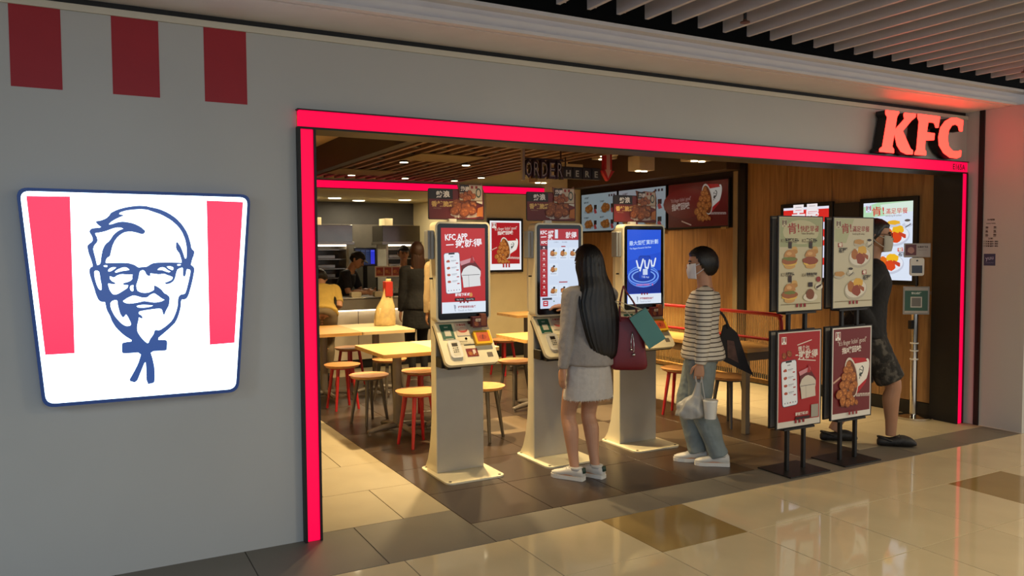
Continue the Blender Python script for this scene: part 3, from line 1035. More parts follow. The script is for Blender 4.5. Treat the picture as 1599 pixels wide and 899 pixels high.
def art_quick(w, h):
    a = Art(w, h, 'c3ba9a')
    a.rect(.006, .006, w - .012, h * .31, '9da37c')
    a.ell(w * .5, h * .16, w * .42, h * .13, 'bdb893')
    crest(a, w * .06, h * .03, w * .11, 'c3ba9a', '4a1a1a')
    a.text('肯!', w * .20, h * .175, w * .19, '9c2222', -.10, bold=.015, width=w * .26)
    a.text('快趣早餐', w * .48, h * .152, w * .11, '9c2222', 0, bold=.008, width=w * .44)
    a.text('Value Breakfast', w * .5, h * .185, w * .05, '6a4a3a')
    for i, (x, y) in enumerate(((.24, .44), (.72, .44), (.24, .80), (.72, .81))):
        a.text(('K1', 'K2', 'K3', 'K4')[i], w * (x - .2), h * (y - .17), w * .08, '6a5a40')
        a.text(('醒神豬柳蛋堡', '芝士雞扒堡', '火腿扒堡', '吞拿魚班戟')[i], w * (x - .10), h * (y - .185), w * .052, '2c241c', bold=.03)
        a.text(('Sausage Egg Burger', 'Cheese Chicken', 'Ham Burger', 'Tuna Pancake')[i], w * (x - .10), h * (y - .168), w * .035, '2c241c')
        if i == 3:
            a.ell(w * x, h * (y + .05), w * .17, h * .045, 'd6cfba', 20)
            a.blob(w * x, h * (y + .02), w * .10, h * .06, '7c4422', 4, .08, 14)
            a.ell(w * (x + .2), h * (y - .06), w * .09, h * .035, 'd6cfba', 16)
            a.poly([(w * (x + .13), h * (y - .06)), (w * (x + .26), h * (y - .09)), (w * (x + .26), h * (y - .07)), (w * (x + .14), h * (y - .035))], '3a2014')
            a.rect(w * (x - .05), h * (y - .11), w * .10, h * .05, '2a1512', .004)
            a.ell(w * (x + .19), h * (y - .14), w * .055, h * .03, '8f2420', 16)
        else:
            burger(a, w * x, h * y, w * .30, 2 + i)
    a.rect(w * .04, h * .925, w * .92, h * .006, '7a6a44')
    dots(a, w, h)
    return a


def plate(a, x, y, s, k, bright):
    d = 'd9d3c4' if not bright else 'e6eaf4'
    a.ell(x, y, s, s * .62, 'b4ad9a' if not bright else 'c4cadc', 24, -.1)
    a.ell(x, y - s * .05, s * .92, s * .52, d, 24, -.1)
    e = ('d8a83c', 'a8672c', '8f3d22', '9c5028') if not bright else ('f0b820', 'e06a18', 'd8451c', 'c84028')
    a.blob(x + s * .2, y - s * .4, s * .42, s * .28, e[0], k, .12, 16)
    a.blob(x - s * .45, y - s * .18, s * .3, s * .34, e[1], k + 1, .12, 14)
    a.blob(x + s * .05, y + s * .06, s * .40, s * .32, e[2], k + 2, .14, 14)
    a.poly([(x + s * p, y + s * q) for p, q in ((.28, -.28), (.74, -.10), (.74, .12), (.62, .12), (.22, -.12))], e[3])


def mug(a, x, y, s, bright):
    a.ell(x, y + s * .2, s * .8, s * .3, 'b4ad9a' if not bright else 'c8cee0', 18)
    a.poly([(x - s * .42, y - s * .4), (x + s * .42, y - s * .4), (x + s * .3, y + s * .2), (x - s * .3, y + s * .2)], 'd6cfbc' if not bright else 'e4e8f2')
    a.ell(x, y - s * .4, s * .44, s * .17, '2c1d16' if not bright else '55504f', 18)
    a.line((x - s * .3, y + s * .55), (x + s * .5, y + s * .1), s * .12, '4a4440')


def art_full(w, h, bright=False):
    a = Art(w, h, 'c5bea4' if not bright else 'dbe6f7')
    if bright:
        a.poly([(0, h * .05), (w * .3, 0), (w, 0), (w, h * .1), (w * .5, h * .17), (0, h * .2)], 'b4dcb4')
        a.poly([(w * .35, h * .03), (w, 0), (w, h * .13), (w * .45, h * .17)], 'd9ecdf')
    else:
        a.poly([(.006, .006), (w * .5, .006), (w * .3, h * .28), (.006, h * .26)], 'aeb28c')
    crest(a, w * .05, h * .03, w * .12, 'c5bea4' if not bright else 'dbe6f7', '5a2424' if not bright else 'b05060')
    rd = '9c2222' if not bright else 'd0302c'
    a.text('肯!', w * .19, h * .165, w * .18, rd, -.10, bold=.012, width=w * .25)
    a.text('滿足早餐', w * .46, h * .148, w * .11, rd, 0, bold=.006, width=w * .44)
    a.text('Satisfying Breakfast', w * .46, h * .185, w * .042, '7a6a50')
    for i, (cx, cy, px, py, mx, my, bx, by, tx, ty) in enumerate(((.66, .44, 0, 0, .90, .28, .63, .265, .10, .28), (.56, .80, 0, 0, .42, .60, .14, .62, .72, .59))):
        plate(a, w * cx, h * cy, w * .29, 3 + i * 9, bright)
        mug(a, w * mx, h * my, w * .13, bright)
        a.ell(w * bx, h * (by + .02), w * .14, h * .035, 'b4ad9a' if not bright else 'c4cadc', 18)
        a.blob(w * bx, h * by, w * .13, h * .03, 'b98a4a' if not bright else 'e8b030', 8 + i, .15, 14)
        a.poly([(w * tx, h * ty), (w * (tx + .10), h * (ty - .01)), (w * (tx + .11), h * (ty + .04)), (w * tx, h * (ty + .045))], rd)
        a.ell(w * (tx + .05), h * (ty + .02), w * .026, h * .012, 'e6dccb', 10)
        a.text('C!', w * (tx + .015), h * (ty + .035), w * .08, 'e6dccb', bold=.05)
        a.text('精選滿足餐', w * (tx + .02), h * (ty + .078), w * .045, '2c241c', -.03, bold=.04)
        a.text('配奶茶', w * (tx + .02), h * (ty + .105), w * .045, '2c241c', -.03, bold=.04)
    if not bright:
        a.rect(w * .03, h * .925, w * .94, h * .006, '7a6a44')
        dots(a, w, h)
    return a


def art_menu(w, h):
    a = Art(w, h, 'bcd0d8')
    a.text('人氣套餐', w * .08, h * .12, h * .06, '333c42', bold=.02)
    for k in range(3):
        a.rect(w * (.78 + .065 * k), h * .05, w * .04, h * .06, '3a3f44')
    for i in range(2):
        for j in range(2):
            x, y = w * (.22 + .48 * i), h * (.40 + .42 * j)
            a.text(('香脆雞套餐', '辣雞翼套餐', '雞柳堡餐', '家庭桶餐')[i * 2 + j], x - w * .15, y - h * .16, h * .05, '333c42', bold=.02)
            a.ell(x, y + h * .08, w * .15, h * .05, '9fb2ba', 16)
            a.blob(x, y, w * .13, h * .12, '9c6a38', 7 + i * 3 + j, .18, 16)
            nugget(a, x - w * .04, y + h * .02, w * .06, 9 + i + j)
            nugget(a, x + w * .05, y - h * .03, w * .06, 12 + i + j)
            a.rect(x + w * .15, y - h * .10, w * .08, h * .12, '201c20', .006)
            a.poly([(x + w * .14, y + h * .03), (x + w * .20, y), (x + w * .24, y + h * .12), (x + w * .17, y + h * .14)], 'b04048')
    return a


def art_bucketwide(w, h):
    a = Art(w, h, '5e1512')
    a.ell(w * .3, h * .45, w * .4, h * .35, '6e1a15')
    a.text('"It\'s finger lickin\' good"', w * .04, h * .42, h * .12, 'c9a9a0', -.05, width=w * .36)
    a.text('指嚐回味', w * .06, h * .60, h * .17, 'dcccc0', -.06, bold=.02, width=w * .32)
    bucket_art(a, w * .46, h * .07, h * .82)
    a.text('uummmmm', w * .74, h * .74, h * .10, 'c9b0a6', .04, bold=.02)
    a.line((w * .25, h * .86), (w * .42, h * .96), h * .03, 'c9a08a')
    return a


def art_promo(w, h):
    a = Art(w, h, '6a1518', .01)
    a.rect(0, 0, w * .43, h * .33, '16090a')
    a.text('熱浪', w * .13, h * .27, h * .23, 'f2ece2', -.06, bold=.035, width=w * .25)
    a.text('香辣脆雞', w * .04, h * .57, h * .20, 'e6bb6a', 0, bold=.03, width=w * .42)
    a.text('Hot & Spicy', w * .08, h * .66, h * .06, 'b08a6a')
    a.ell(w * .68, h * .85, w * .30, h * .10, 'b9a69a')
    for i, (x, y, r) in enumerate(((.50, .50, .09), (.60, .38, .09), (.72, .42, .10), (.80, .52, .09), (.56, .62, .10), (.68, .58, .11), (.46, .72, .09), (.64, .76, .10), (.78, .70, .09))):
        nugget(a, w * x, h * y, w * r, 61 + i, True)
    a.poly([(w * .82, h * .02), (w * .98, h * .02), (w * .97, h * .48), (w * .86, h * .42)], 'cfc6b4')
    a.blob(w * .90, h * .26, w * .035, h * .09, '2d4038', 3, .2, 10)
    a.poly([(w * .88, h * .62), (w * .98, h * .55), (w * .98, h * .92), (w * .86, h * .90)], 'b5672a')
    a.text('至抵價', w * .45, h * .95, h * .06, 'd8cfc4', bold=.03)
    return a


def art_order(w, h):
    a = Art(w, h, 'cfdcf0')
    a.rect(0, 0, w, h * .14, 'a81c26')
    a.text('KFC', w * .01, h * .07, w * .11, 'f0ecf0', -.03, bold=.03, width=w * .17)
    a.line((w * .02, h * .105), (w * .16, h * .10), h * .01, 'f0ecf0')
    a.text('APP', w * .20, h * .06, w * .09, 'f0ecf0', 0, bold=.03, width=w * .15)
    a.text('撳', w * .20, h * .128, w * .13, 'f0ecf0', 0, bold=.025)
    a.text('就得', w * .66, h * .11, w * .15, 'f0ecf0', 0, bold=.02)
    a.rect(w * .38, h * .01, w * .08, h * .11, 'd6dbe6')
    a.rect(0, h * .14, w * .19, h * .71, 'a81c26')
    a.rect(0, h * .21, w * .19, h * .05, '3a1420')
    a.text('KFC', w * .03, h * .185, w * .08, 'f0ecf0', bold=.04)
    for k in range(9):
        a.blob(w * .095, h * (.235 + .07 * k), w * .025, h * .011, 'e8d8da', k, .2, 9)
        a.rect(w * .05, h * (.255 + .07 * k), w * .09, h * .005, 'dba6aa')
    a.text('人氣推介', w * .34, h * .175, w * .035, '8a93a8')
    a.text('限定優惠', w * .56, h * .175, w * .035, '8a93a8')
    a.rect(w * .54, h * .215, w * .11, h * .014, 'a83a44')
    a.rect(w * .48, h * .665, w * .22, h * .014, 'a83a44')
    for i, (x, y) in enumerate(((.33, .30), (.59, .30), (.85, .30), (.33, .50), (.33, .77), (.59, .77))):
        a.rect(w * (x - .12), h * (y - .065), w * .24, h * .155, 'd9e4f4')
        a.ell(w * x, h * (y + .025), w * .09, h * .02, 'b8a890', 12)
        nugget(a, w * (x - .02), h * (y + .01), w * .065, 80 + i)
        a.blob(w * (x + .06), h * (y + .005), w * .04, h * .018, 'd8b070', i, .2, 10)
        a.blob(w * (x + .01), h * (y - .03), w * .028, h * .014, '1c1c20', 2, .1, 10)
        a.rect(w * (x - .08), h * (y + .06), w * .15, h * .007, '8a93a8')
    a.rect(w * .03, h * .865, w * .25, h * .025, '3c414d')
    a.rect(w * .05, h * .90, w * .13, h * .07, 'b8303c', .006)
    a.rect(w * .08, h * .915, w * .07, h * .012, 'e8dce2')
    a.rect(w * .08, h * .94, w * .07, h * .012, 'e8dce2')
    a.blob(w * .33, h * .91, w * .018, h * .008, '4d7a58', 1, .1, 8)
    return a


def art_blue(w, h):
    a = Art(w, h, '1d4fd0')
    a.poly([(0, h * .6), (w, h * .55), (w, h * .86), (0, h * .86)], '122d86')
    a.poly([(0, 0), (w, 0), (w, h * .3), (0, h * .42)], '2257da')
    a.text('最大型獎賞計劃', w * .06, h * .21, w * .115, 'bcd4fb', -.06, bold=.018, width=w * .86)
    a.text('The Biggest Rewards Club Ever', w * .07, h * .265, w * .05, 'bcd4fb', -.06, bold=.02)
    for k, (rx, ry, c) in enumerate(((.56, .15, '5f8fe8'), (.52, .13, '1d4bc4'), (.46, .115, '6f9cf0'), (.42, .10, '1a43b4'), (.36, .085, '7fa8f2'), (.32, .07, '173a9e'))):
        a.ell(w * .48, h * .63, w * min(rx, .47), h * ry, c, 28)
    a.rect(w * .33, h * .35, w * .36, h * .32, '16389c', .02)
    a.rect(w * .345, h * .36, w * .33, h * .30, '1a44b8', .02)
    for x0, pts in ((.27, ((0, 0), (.05, .09), (.12, .10), (.19, -.02))), (.51, ((0, 0), (.02, .09), (.09, .10), (.14, -.01))), (.70, ((0, .0), (.02, .07), (.08, .07), (.13, -.03)))):
        for p, q in zip(pts, pts[1:]):
            a.line((w * (x0 + p[0]), h * (.42 + p[1])), (w * (x0 + q[0]), h * (.42 + q[1])), w * .042, 'dfeafc')
            a.ell(w * (x0 + q[0]), h * (.42 + q[1]), w * .021, w * .021, 'dfeafc', 10)
            a.ell(w * (x0 + p[0]), h * (.42 + p[1]), w * .021, w * .021, 'dfeafc', 10)
    a.line((w * .46, h * .40), (w * .36, h * .56), w * .042, 'dfeafc')
    a.rect(w * .45, h * .53, w * .14, h * .08, 'c9d8f4')
    a.text('下載 App', w * .52, h * .65, w * .06, 'c9d8f4', al='C')
    a.text('立即登記 即享迎新獎賞', w * .25, h * .755, w * .05, 'd06a9a', bold=.02)
    foot(a, w, h * .865, h * .135)
    return a


# ------------------------------------------------------------------ ordering kiosks
def kiosk(cx, cy, art, label, kind='screen', sc=1.0):
    K = empty('ordering_kiosk', (cx, cy, 0), 0, label, 'kiosk', 'self order kiosks')
    W = .186
    b = MB().prism(rrect(-.225, -.275, .225, .225, .05), (0, 0, 0.001), (1, 0, 0), (0, 1, 0), (0, 0, 1), .012).build('base_plate', M_KIOSK, K, .002)
    for x in (-.19, .19):
        for y in (-.24, .19):
            MB().cyl((x, y, .012), (x, y, .016), .011, n=12).build('bolt', mat('bolt', '6a6558', .4, .8), b)
    # column: flat grey front, cream flared sides
    prof = [(0, .013), (0, 1.12), (.085, 1.12), (.085, .42), (.10, .30), (.125, .18), (.165, .08), (.215, .013)]
    MB().prism([(y, z) for y, z in prof], (-W, 0, 0), (0, 1, 0), (0, 0, 1), (1, 0, 0), 2 * W).build('column', M_KIOSK, K, .003)
    MB().box((-W + .006, -.003, .016), (W - .002, .001, 1.11)).build('front_panel', M_KIOSKF, K)
    # housing with rounded corners
    hs = MB().prism(rrect(-.212, 1.095, .212, 1.795, .035), (0, -.075, 0), (1, 0, 0), (0, 0, 1), (0, 1, 0), .10).build('screen_housing', M_KIOSK, K, .004)
    MB().prism(rrect(-.196, 1.110, .196, 1.782, .022), (0, -.0775, 0), (1, 0, 0), (0, 0, 1), (0, 1, 0), .004).build('bezel', M_BEZ, hs)
    art(.340, .596).build('display', hs, (-.170, -.0776, 1.752), (1, 0, 0), (0, 0, -1), kind)
    MB().prism(rrect(-.185, 1.12, .185, 1.77, .03), (0, .025, 0), (1, 0, 0), (0, 0, 1), (0, 1, 0), .07).build('rear_case', M_KIOSKF, hs, .004)
    sb = MB().box((-.262, -.06, 1.535), (-.214, .01, 1.735)).build('side_scanner', mat('scanner_grey', '85888a', .4), hs, .005)
    MB().box((-.245, -.064, 1.545), (-.238, -.058, 1.725)).build('slot', M_GREYM, sb)
    MB().cyl((-.213, -.02, 1.40), (-.235, -.02, 1.40), .006, n=10).build('knob', M_BLACK, hs)
    # sloping tray
    tl = V((0, -.02, 1.085))
    dn = V((0, -.205, -.265)).normalized()
    up = V((0, -dn.z, dn.y)) * -1
    up = V((0, dn.z, -dn.y))          # normal, out towards the front
    if up.y > 0:
        up = -up
    r = .04
    poly = [(-.206, 0), (.206, 0)] + [(.206 - r + r * math.cos(t), .345 - r + r * math.sin(t)) for t in [PI / 2 * i / 5 for i in range(6)]] + [(-.206 + r - r * math.sin(t), .345 - r + r * math.cos(t)) for t in [PI / 2 * i / 5 for i in range(6)]]
    tray = MB().prism(poly, tl, (1, 0, 0), dn, up, -.028).build('tray', M_KIOSK, K, .004)

    def T(x, s, h=0.0):
        return tl + V((x, 0, 0)) + dn * s + up * h

    def slab(nm, x0, s0, x1, s1, h, m, rad=.004, bev=.002, h0=0.0):
        return MB().prism(rrect(x0, s0, x1, s1, rad), tl + up * h0, (1, 0, 0), dn, up, h).build(nm, m, tray, bev)
    a = Art(.095, .125, '1f5a48', .004)
    a.rect(.025, .05, .047, .047, 'cfcab6')
    a.rect(.02, .118, .06, .004, 'd9d2b8')
    a.text('PAY', .0475, .03, .016, 'cfd6c4', al='C', bold=.03)
    slab('payment_card', -.175, .015, -.078, .143, .003, M_WHITE)
    a.build('print', tray, T(-.174, .016, .0034), (1, 0, 0), dn)
    cr = slab('card_reader', -.155, .155, -.062, .295, .016, M_WHITE, .022)
    a = Art(.055, .115, 'cfc9b6', .012)
    a.rect(.006, .012, .043, .028, '241a12')
    for i in range(3):
        for j in range(3):
            a.rect(.008 + .014 * i, .048 + .016 * j, .010, .009, ('4a453c', '8a8472', '2c2823')[(i + j) % 3])
    a.build('keypad', tray, T(-.136, .167, .0165), (1, 0, 0), dn)
    a = Art(.10, .11, 'cbb9a4')
    a.text('外賣自取', .05, .028, .018, 'a0343a', al='C', bold=.03)
    a.ell(.05, .065, .036, .022, 'a5302e')
    a.ell(.05, .058, .034, .012, 'd8b8a0')
    slab('picture_stand', -.058, .005, .044, .118, .004, M_WHITE, bev=0)
    a.build('print', tray, T(-.057, .006, .0045), (1, 0, 0), dn)
    slab('lens', -.008, .132, .010, .150, .004, M_BEZ, .008)
    slab('receipt_slot', -.03, .188, .058, .196, .002, M_BLACK, .001, 0)
    a = Art(.115, .03, 'd2c8a8')
    a.text('請取回收據', .002, .012, .013, '6a5f48')
    a.text('Please take your receipt', .002, .027, .009, '6a5f48')
    a.build('print', tray, T(-.062, .156, .0012), (1, 0, 0), dn)
    a = Art(.088, .066, '7c1c1e')
    nugget(a, .03, .04, .02, 4)
    a.rect(.05, .01, .022, .04, 'd8c8b8')
    nugget(a, .07, .05, .014, 7, True)
    slab('photo_label', -.03, .222, .060, .290, .0012, M_WHITE, .001, 0)
    a.build('print', tray, T(-.029, .223, .0016), (1, 0, 0), dn)
    pg = slab('pager_holder', .055, .098, .185, .205, .030, mat('yellow_plastic', 'd9a81c', .4), .008, .004)
    a = Art(.095, .075, 'b5532c', .004)
    a.ell(.045, .04, .03, .02, 'a03a24')
    a.line((.05, .02), (.042, .055), .006, '3a1a12')
    a.build('print', tray, T(.072, .113, .0304), (1, 0, 0), dn)
    slab('vent', .125, .262, .168, .300, .001, M_GREYM, .002, 0)
    a = Art(.115, .075, '5a1a18')
    nugget(a, .03, .05, .022, 4, True)
    a.text('優惠', .02, .03, .022, 'd8c8b0', bold=.04)
    slab('leaflet_box', .052, -.005, .172, .022, .035, mat('red_card', '5a1a18', .5), .002)
    MB().box((.05, -.115, 1.055), (.165, -.075, 1.125)).build('leaflet', mat('red_card', '5a1a18', .5), tray, .002)
    a.build('print', tray, (.05, -.1152, 1.124), (1, 0, 0), (0, 0, -1))
    MB().box((.115, -.118, 1.06), (.155, -.085, 1.145)).build('leaflet', mat('tan_card', '8a4a2c', .5), tray, .002)
    bk = MB()
    bk.box((-.19, -.11, .775), (-.03, -.005, .85)).box((-.165, -.16, .77), (-.06, -.06, .795))
    bk.build('scanner_bracket', M_BLACK, K, .006)
    MB().prism(poly, tl - up * .03, (1, 0, 0), dn, up, -.012).build('tray_underside', M_BLACK, K)
    # promotional board on top
    pb = MB().prism(rrect(-.205, 1.815, .235, 2.035, .012), (0, .06, 0), (1, 0, 0), (0, 0, 1), (0, 1, 0), .008).build('promo_board', M_BLACK, K, .001)
    art_promo(.43, .21).build('promo_print', pb, (-.20, .0595, 2.03), (1, 0, 0), (0, 0, -1))
    cut = [(.03, 2.02), (.015, 2.075), (.075, 2.062), (.10, 2.072), (.19, 2.068), (.215, 2.085), (.225, 2.03), (.22, 1.95), (.05, 1.95)]
    MB().prism(cut, (0, .052, 0), (1, 0, 0), (0, 0, 1), (0, 1, 0), .006).build('cutout', mat('card_back', '7a4a32', .6), pb)
    a = Art(.18, .11, 'b9a890')
    a.rect(0, 0, .075, .055, '1a0c0c')
    a.text('熱浪', .008, .04, .034, 'd8cfc4', bold=.05)
    a.rect(.09, .005, .018, .02, '8a1c20')
    a.rect(.125, .005, .018, .02, '8a1c20')
    a.ell(.15, .055, .022, .035, '33463c')
    a.ell(.15, .055, .014, .024, 'b9a890')
    for i, (x, y) in enumerate(((.02, .08), (.05, .07), (.08, .06), (.075, .09), (.11, .08), (.045, .10))):
        nugget(a, x, y, .024, 91 + i, True)
    a.build('cutout_print', pb, (.035, .0515, 2.065), (1, 0, 0), (0, 0, -1))
    MB().box((-.06, .03, 1.79), (-.0, .07, 1.82)).build('board_clip', M_WHITE, K, .003)
    K.scale = (sc, sc, 1)
    return K


kiosk(2.378, 5.128, art_app, 'self order kiosk showing a red advert with a phone, nearest the red side light')
kiosk(3.180, 5.135, art_order, 'self order kiosk with a pale menu grid, touched by the long haired person')
kiosk(4.005, 5.165, art_blue, 'self order kiosk with a bright blue screen, in front of the striped top person')

# ------------------------------------------------------------------ poster stands
def stand(cx, cy, up, lo, label):
    T = empty('poster_stand', (cx, cy, 0), 0, label, 'poster stand', 'poster stands at the entrance')
    MB().box((-.20, -.155, .001), (.20, .155, .009)).build('base_plate', M_BLACK, T, .002)
    for x in (-.082, .086):
        MB().box((x - .0125, -.02, .009), (x + .0125, .005, 1.80)).build('post', M_BLACK, T, .001)
    for k, (z0, z1, art) in enumerate(((1.148, 1.824, up), (.322, 1.016, lo))):
        for s, yy in ((0, -.045), (1, .018)):
            fm = MB().box((-.232, yy, z0), (.222, yy + .014, z1)).build('poster_frame', M_BLACK, T, .002)
            if s == 0:
                art(.432, z1 - z0 - .016).build('poster', fm, (-.221, yy - .0001, z1 - .008), (1, 0, 0), (0, 0, -1))
            else:
                a = art(.432, z1 - z0 - .016)
                a.build('poster', fm, (.211, yy + .0142, z1 - .008), (-1, 0, 0), (0, 0, -1))
                MB().box((-.222, yy - .0015, z0 + .01), (.212, yy, z1 - .01)).build('poster_back', mat('grey_card', '8d857a', .7), fm)
        MB().box((-.155, -.05, z0 - .016), (.155, .032, z0 - .002)).build('cross_bar', M_BLACK, T, .001)


stand(4.487, 3.972, art_quick, lambda w, h: art_app(w, h, False), 'black poster stand with four burgers above a red phone poster')
stand(5.052, 3.978, art_full, art_finger, 'black poster stand with breakfast plates above a chicken bucket poster')

# ------------------------------------------------------------------ wall screens and posters (right wall faces -x: picture U runs towards -y)
def wall_screen(y0, y1, z0, z1, art, label, kind='screen', x=6.982, frame=.035, nm='wall_screen', cat='screen', grp=None):
    T = empty(nm, (x, (y0 + y1) / 2, (z0 + z1) / 2), 0, label, cat, grp)
    w, h = y1 - y0, z1 - z0
    MB().box((-.035, -w / 2, -h / 2), (0, w / 2, h / 2)).build('frame', M_BLACK, T, .004)
    art(w - 2 * frame, h - 2 * frame).build('display', T, (-.0352, w / 2 - frame, h / 2 - frame), (0, -1, 0), (0, 0, -1), kind)
    return T


def art_redposter(w, h):
    a = Art(w, h, 'd92a24')
    a.rect(0, 0, w, h * .035, 'e6e6f4')
    a.rect(0, h * .22, w, h * .10, 'd8d8ee')
    a.rect(0, h * .55, w, h * .17, 'dcdcf0')
    a.blob(w * .7, h * .45, w * .2, h * .06, 'e8d8e0', 2, .1)
    a.blob(w * .3, h * .48, w * .2, h * .08, 'c06a30', 4, .1)
    a.rect(0, h * .82, w, h * .18, 'dcdcf0')
    a.text('早晨', w * .5, h * .16, w * .3, 'f0e8ea', al='C', bold=.04)
    a.text('優惠', w * .5, h * .93, w * .12, 'c03038', al='C', bold=.03)
    return a


wall_screen(4.72, 5.35, 1.235, 2.085, lambda w, h: art_full(w, h, True), 'bright wall screen with breakfast plates beside the metal queue post', frame=.045)
wall_screen(5.68, 6.38, 1.235, 2.085, art_redposter, 'bright wall screen with red advert, partly hidden behind the poster stands', frame=.045)
o = MB().box((6.955, 5.36, 1.30), (6.982, 5.67, 2.06)).build('wall_board', mat('charcoal_board', '1d1b1b', .5), None, .003)
tag(o, 'plain charcoal board on the wood wall between the two bright screens', 'board')
S('trim_13', MB().box((6.965, 7.12, 1.85), (7.0, 10.45, 2.53)), M_BLACK)
for y0, y1, art, lb in ((7.17, 8.30, art_bucketwide, 'dim red menu board with a spilling chicken bucket'),
                        (8.335, 9.41, art_menu, 'pale blue menu board beside the red bucket board'),
                        (9.435, 10.38, art_menu, 'pale blue menu board deepest in the shop, next to the back wall')):
    wall_screen(y0, y1, 1.862, 2.452, art, lb, 'dim', x=6.965, frame=.014, nm='menu_board', cat='menu board', grp='menu boards along the wood wall')
    b = MB().box((6.925, y0 + .04, 1.835), (6.965, y0 + .13, 1.862)).build('board_bracket', mat('brass', 'b59a66', .4, .5), None, .002)
    tag(b, 'small pale bracket under the ' + lb.split(',')[0].replace('menu board', 'board'), 'bracket', 'brackets under the menu boards')
# poster on the cream back wall
T = empty('poster_screen', (5.60, 10.45, 1.66), 0, 'bright red chicken poster screen on the cream back wall', 'screen')
MB().box((-.30, -.04, -.40), (.30, 0, .40)).build('frame', M_BLACK, T, .004)
art_finger(.53, .73, True).build('display', T, (-.265, -.0402, .365), (1, 0, 0), (0, 0, -1), 'screen')

# hanging direction signs
T = empty('hanging_sign', (3.50, 5.80, 2.20), 0, 'hanging black block letters spelling ORDER below the slat ceiling', 'sign')
for i, ch in enumerate('ORDER'):
    vs, fs = text2d(ch, .03)
    x0, x1 = min(v[0] for v in vs), max(v[0] for v in vs)
    h0, h1 = min(v[1] for v in vs), max(v[1] for v in vs)
    P = [(-.19 + .078 * i + .070 * (v[0] - x0) / (x1 - x0), .158 * (v[1] - h0) / (h1 - h0)) for v in vs]
    mb = MB()
    n = len(P)
    mb.add([(x, 0, z) for x, z in P] + [(x, .045, z) for x, z in P], [tuple(f) for f in fs] + [tuple(j + n for j in f[::-1]) for f in fs])
    ec = {}
    for f in fs:
        for p, q in zip(f, f[1:] + f[:1]):
            ec[(p, q)] = 1
    mb.add([(x, 0, z) for x, z in P] + [(x, .045, z) for x, z in P], [(q, p, p + n, q + n) for p, q in ec if (q, p) not in ec])
    l = mb.build('letter', mat('gloss_black', '0b0a0a', .25), T)
    a = Art(.0005, .0005, '0b0a0a')
    a.raw([(.006 + .058 * (v[0] - x0) / (x1 - x0), -.014 - .130 * (v[1] - h0) / (h1 - h0)) for v in text2d(ch, -.012)[0]], text2d(ch, -.012)[1], '8d8780')
    a.build('letter_line', l, (-.19 + .078 * i, -.0008, 0), (1, 0, 0), (0, 0, -1))
MB().box((-.215, .0, -.02), (-.192, .03, .30)).build('hanger', mat('hanger_grey', '8a8174', .5), T, .002)
MB().box((-.2, .015, .158), (.20, .03, .172)).box((.17, .015, .17), (.18, .025, .36)).build('rail', M_BLACK, T)
T = empty('hanging_sign', (4.69, 7.0, 2.335), 0, 'hanging dark blocks spelling HERE with a red arrow, deeper than the black letters', 'sign')
for i, ch in enumerate('HERE'):
    b = MB().box((-.235 + .12 * i, 0, 0), (-.125 + .12 * i, .06, .115)).build('letter_block', mat('slate_block', '1b2128', .4), T, .002)
    a = Art(.001, .001, '1b2128')
    a.text(ch, 0, 0, .09, '9aa6aa', bold=.03)
    a.build('print', b, (-.205 + .12 * i, -.0006, .025), (1, 0, 0), (0, 0, -1))
MB().box((-.24, .02, .115), (.24, .04, .127)).box((-.2, .02, .12), (-.19, .035, .72)).build('rail', M_BLACK, T)
ar = [(-.05, .32), (.05, .32), (.05, .10), (.085, .10), (0, -.01), (-.085, .10), (-.05, .10)]
MB().prism([(x + .31, z) for x, z in ar], (0, -.03, 0), (1, 0, 0), (0, 0, 1), (0, 1, 0), .05).build('arrow', M_REDM, T, .002)
MB().prism([(x * .45 + .31, z * .8 + .03) for x, z in ar], (0, -.034, 0), (1, 0, 0), (0, 0, 1), (0, 1, 0), .004).build('arrow_inlay', mat('arrow_inlay', 'b98f86', .4), T)
MB().box((.30, -.01, .32), (.32, .01, .72)).build('hanger', mat('hanger_grey', '8a8174', .5), T)

# ------------------------------------------------------------------ notices on the side return (faces -x)
T = empty('wall_notice', (7.04, 4.085, 1.70), 0, 'dark lettering of a delivery notice stuck on the side return', 'notice')
a = Art(.001, .001, '7a5a44')
for y, t, s, al in ((.02, '外送服務', .016, 'C'), (.05, 'Delivery Hotline', .012, 'C'), (.185, '2180', .02, 'C')):
    a.text(t, .0, y, s, '2a1512', al=al, bold=.03)
for j in range(3):
    for i in (-.035, .035):
        a.blob(i, .08 + .034 * j, .013, .006, '2a1512', j, .2, 9)
        a.rect(i - .012, .092 + .034 * j, .024, .004, '4a2a20')
for j in range(3):
    a.text('營業時間 星期一至日', 0, .21 + .02 * j, .013, '2a1512', al='C', bold=.04, width=.13)
part_o = a.build('lettering', T, (-.0008, 0, .15), (0, -1, 0), (0, 0, -1))
T = empty('wall_sticker', (7.04, 4.090, 1.485), 0, 'small slate blue square sticker with white loyalty lettering on the side return', 'sticker')
MB().box((-.0015, -.05, -.052), (0, .05, .052)).build('backing', mat('slate_vinyl', '3a3f5c', .5), T)
a = Art(.001, .001, '3a3f5c')
a.text('yuu', 0, 0, .05, 'b0b4cc', -.15, al='C', bold=.01)
a.text('Rewards Club', 0, .03, .012, '8a8fae', al='C')
a.build('lettering', T, (-.0016, 0, .0), (0, -1, 0), (0, 0, -1))

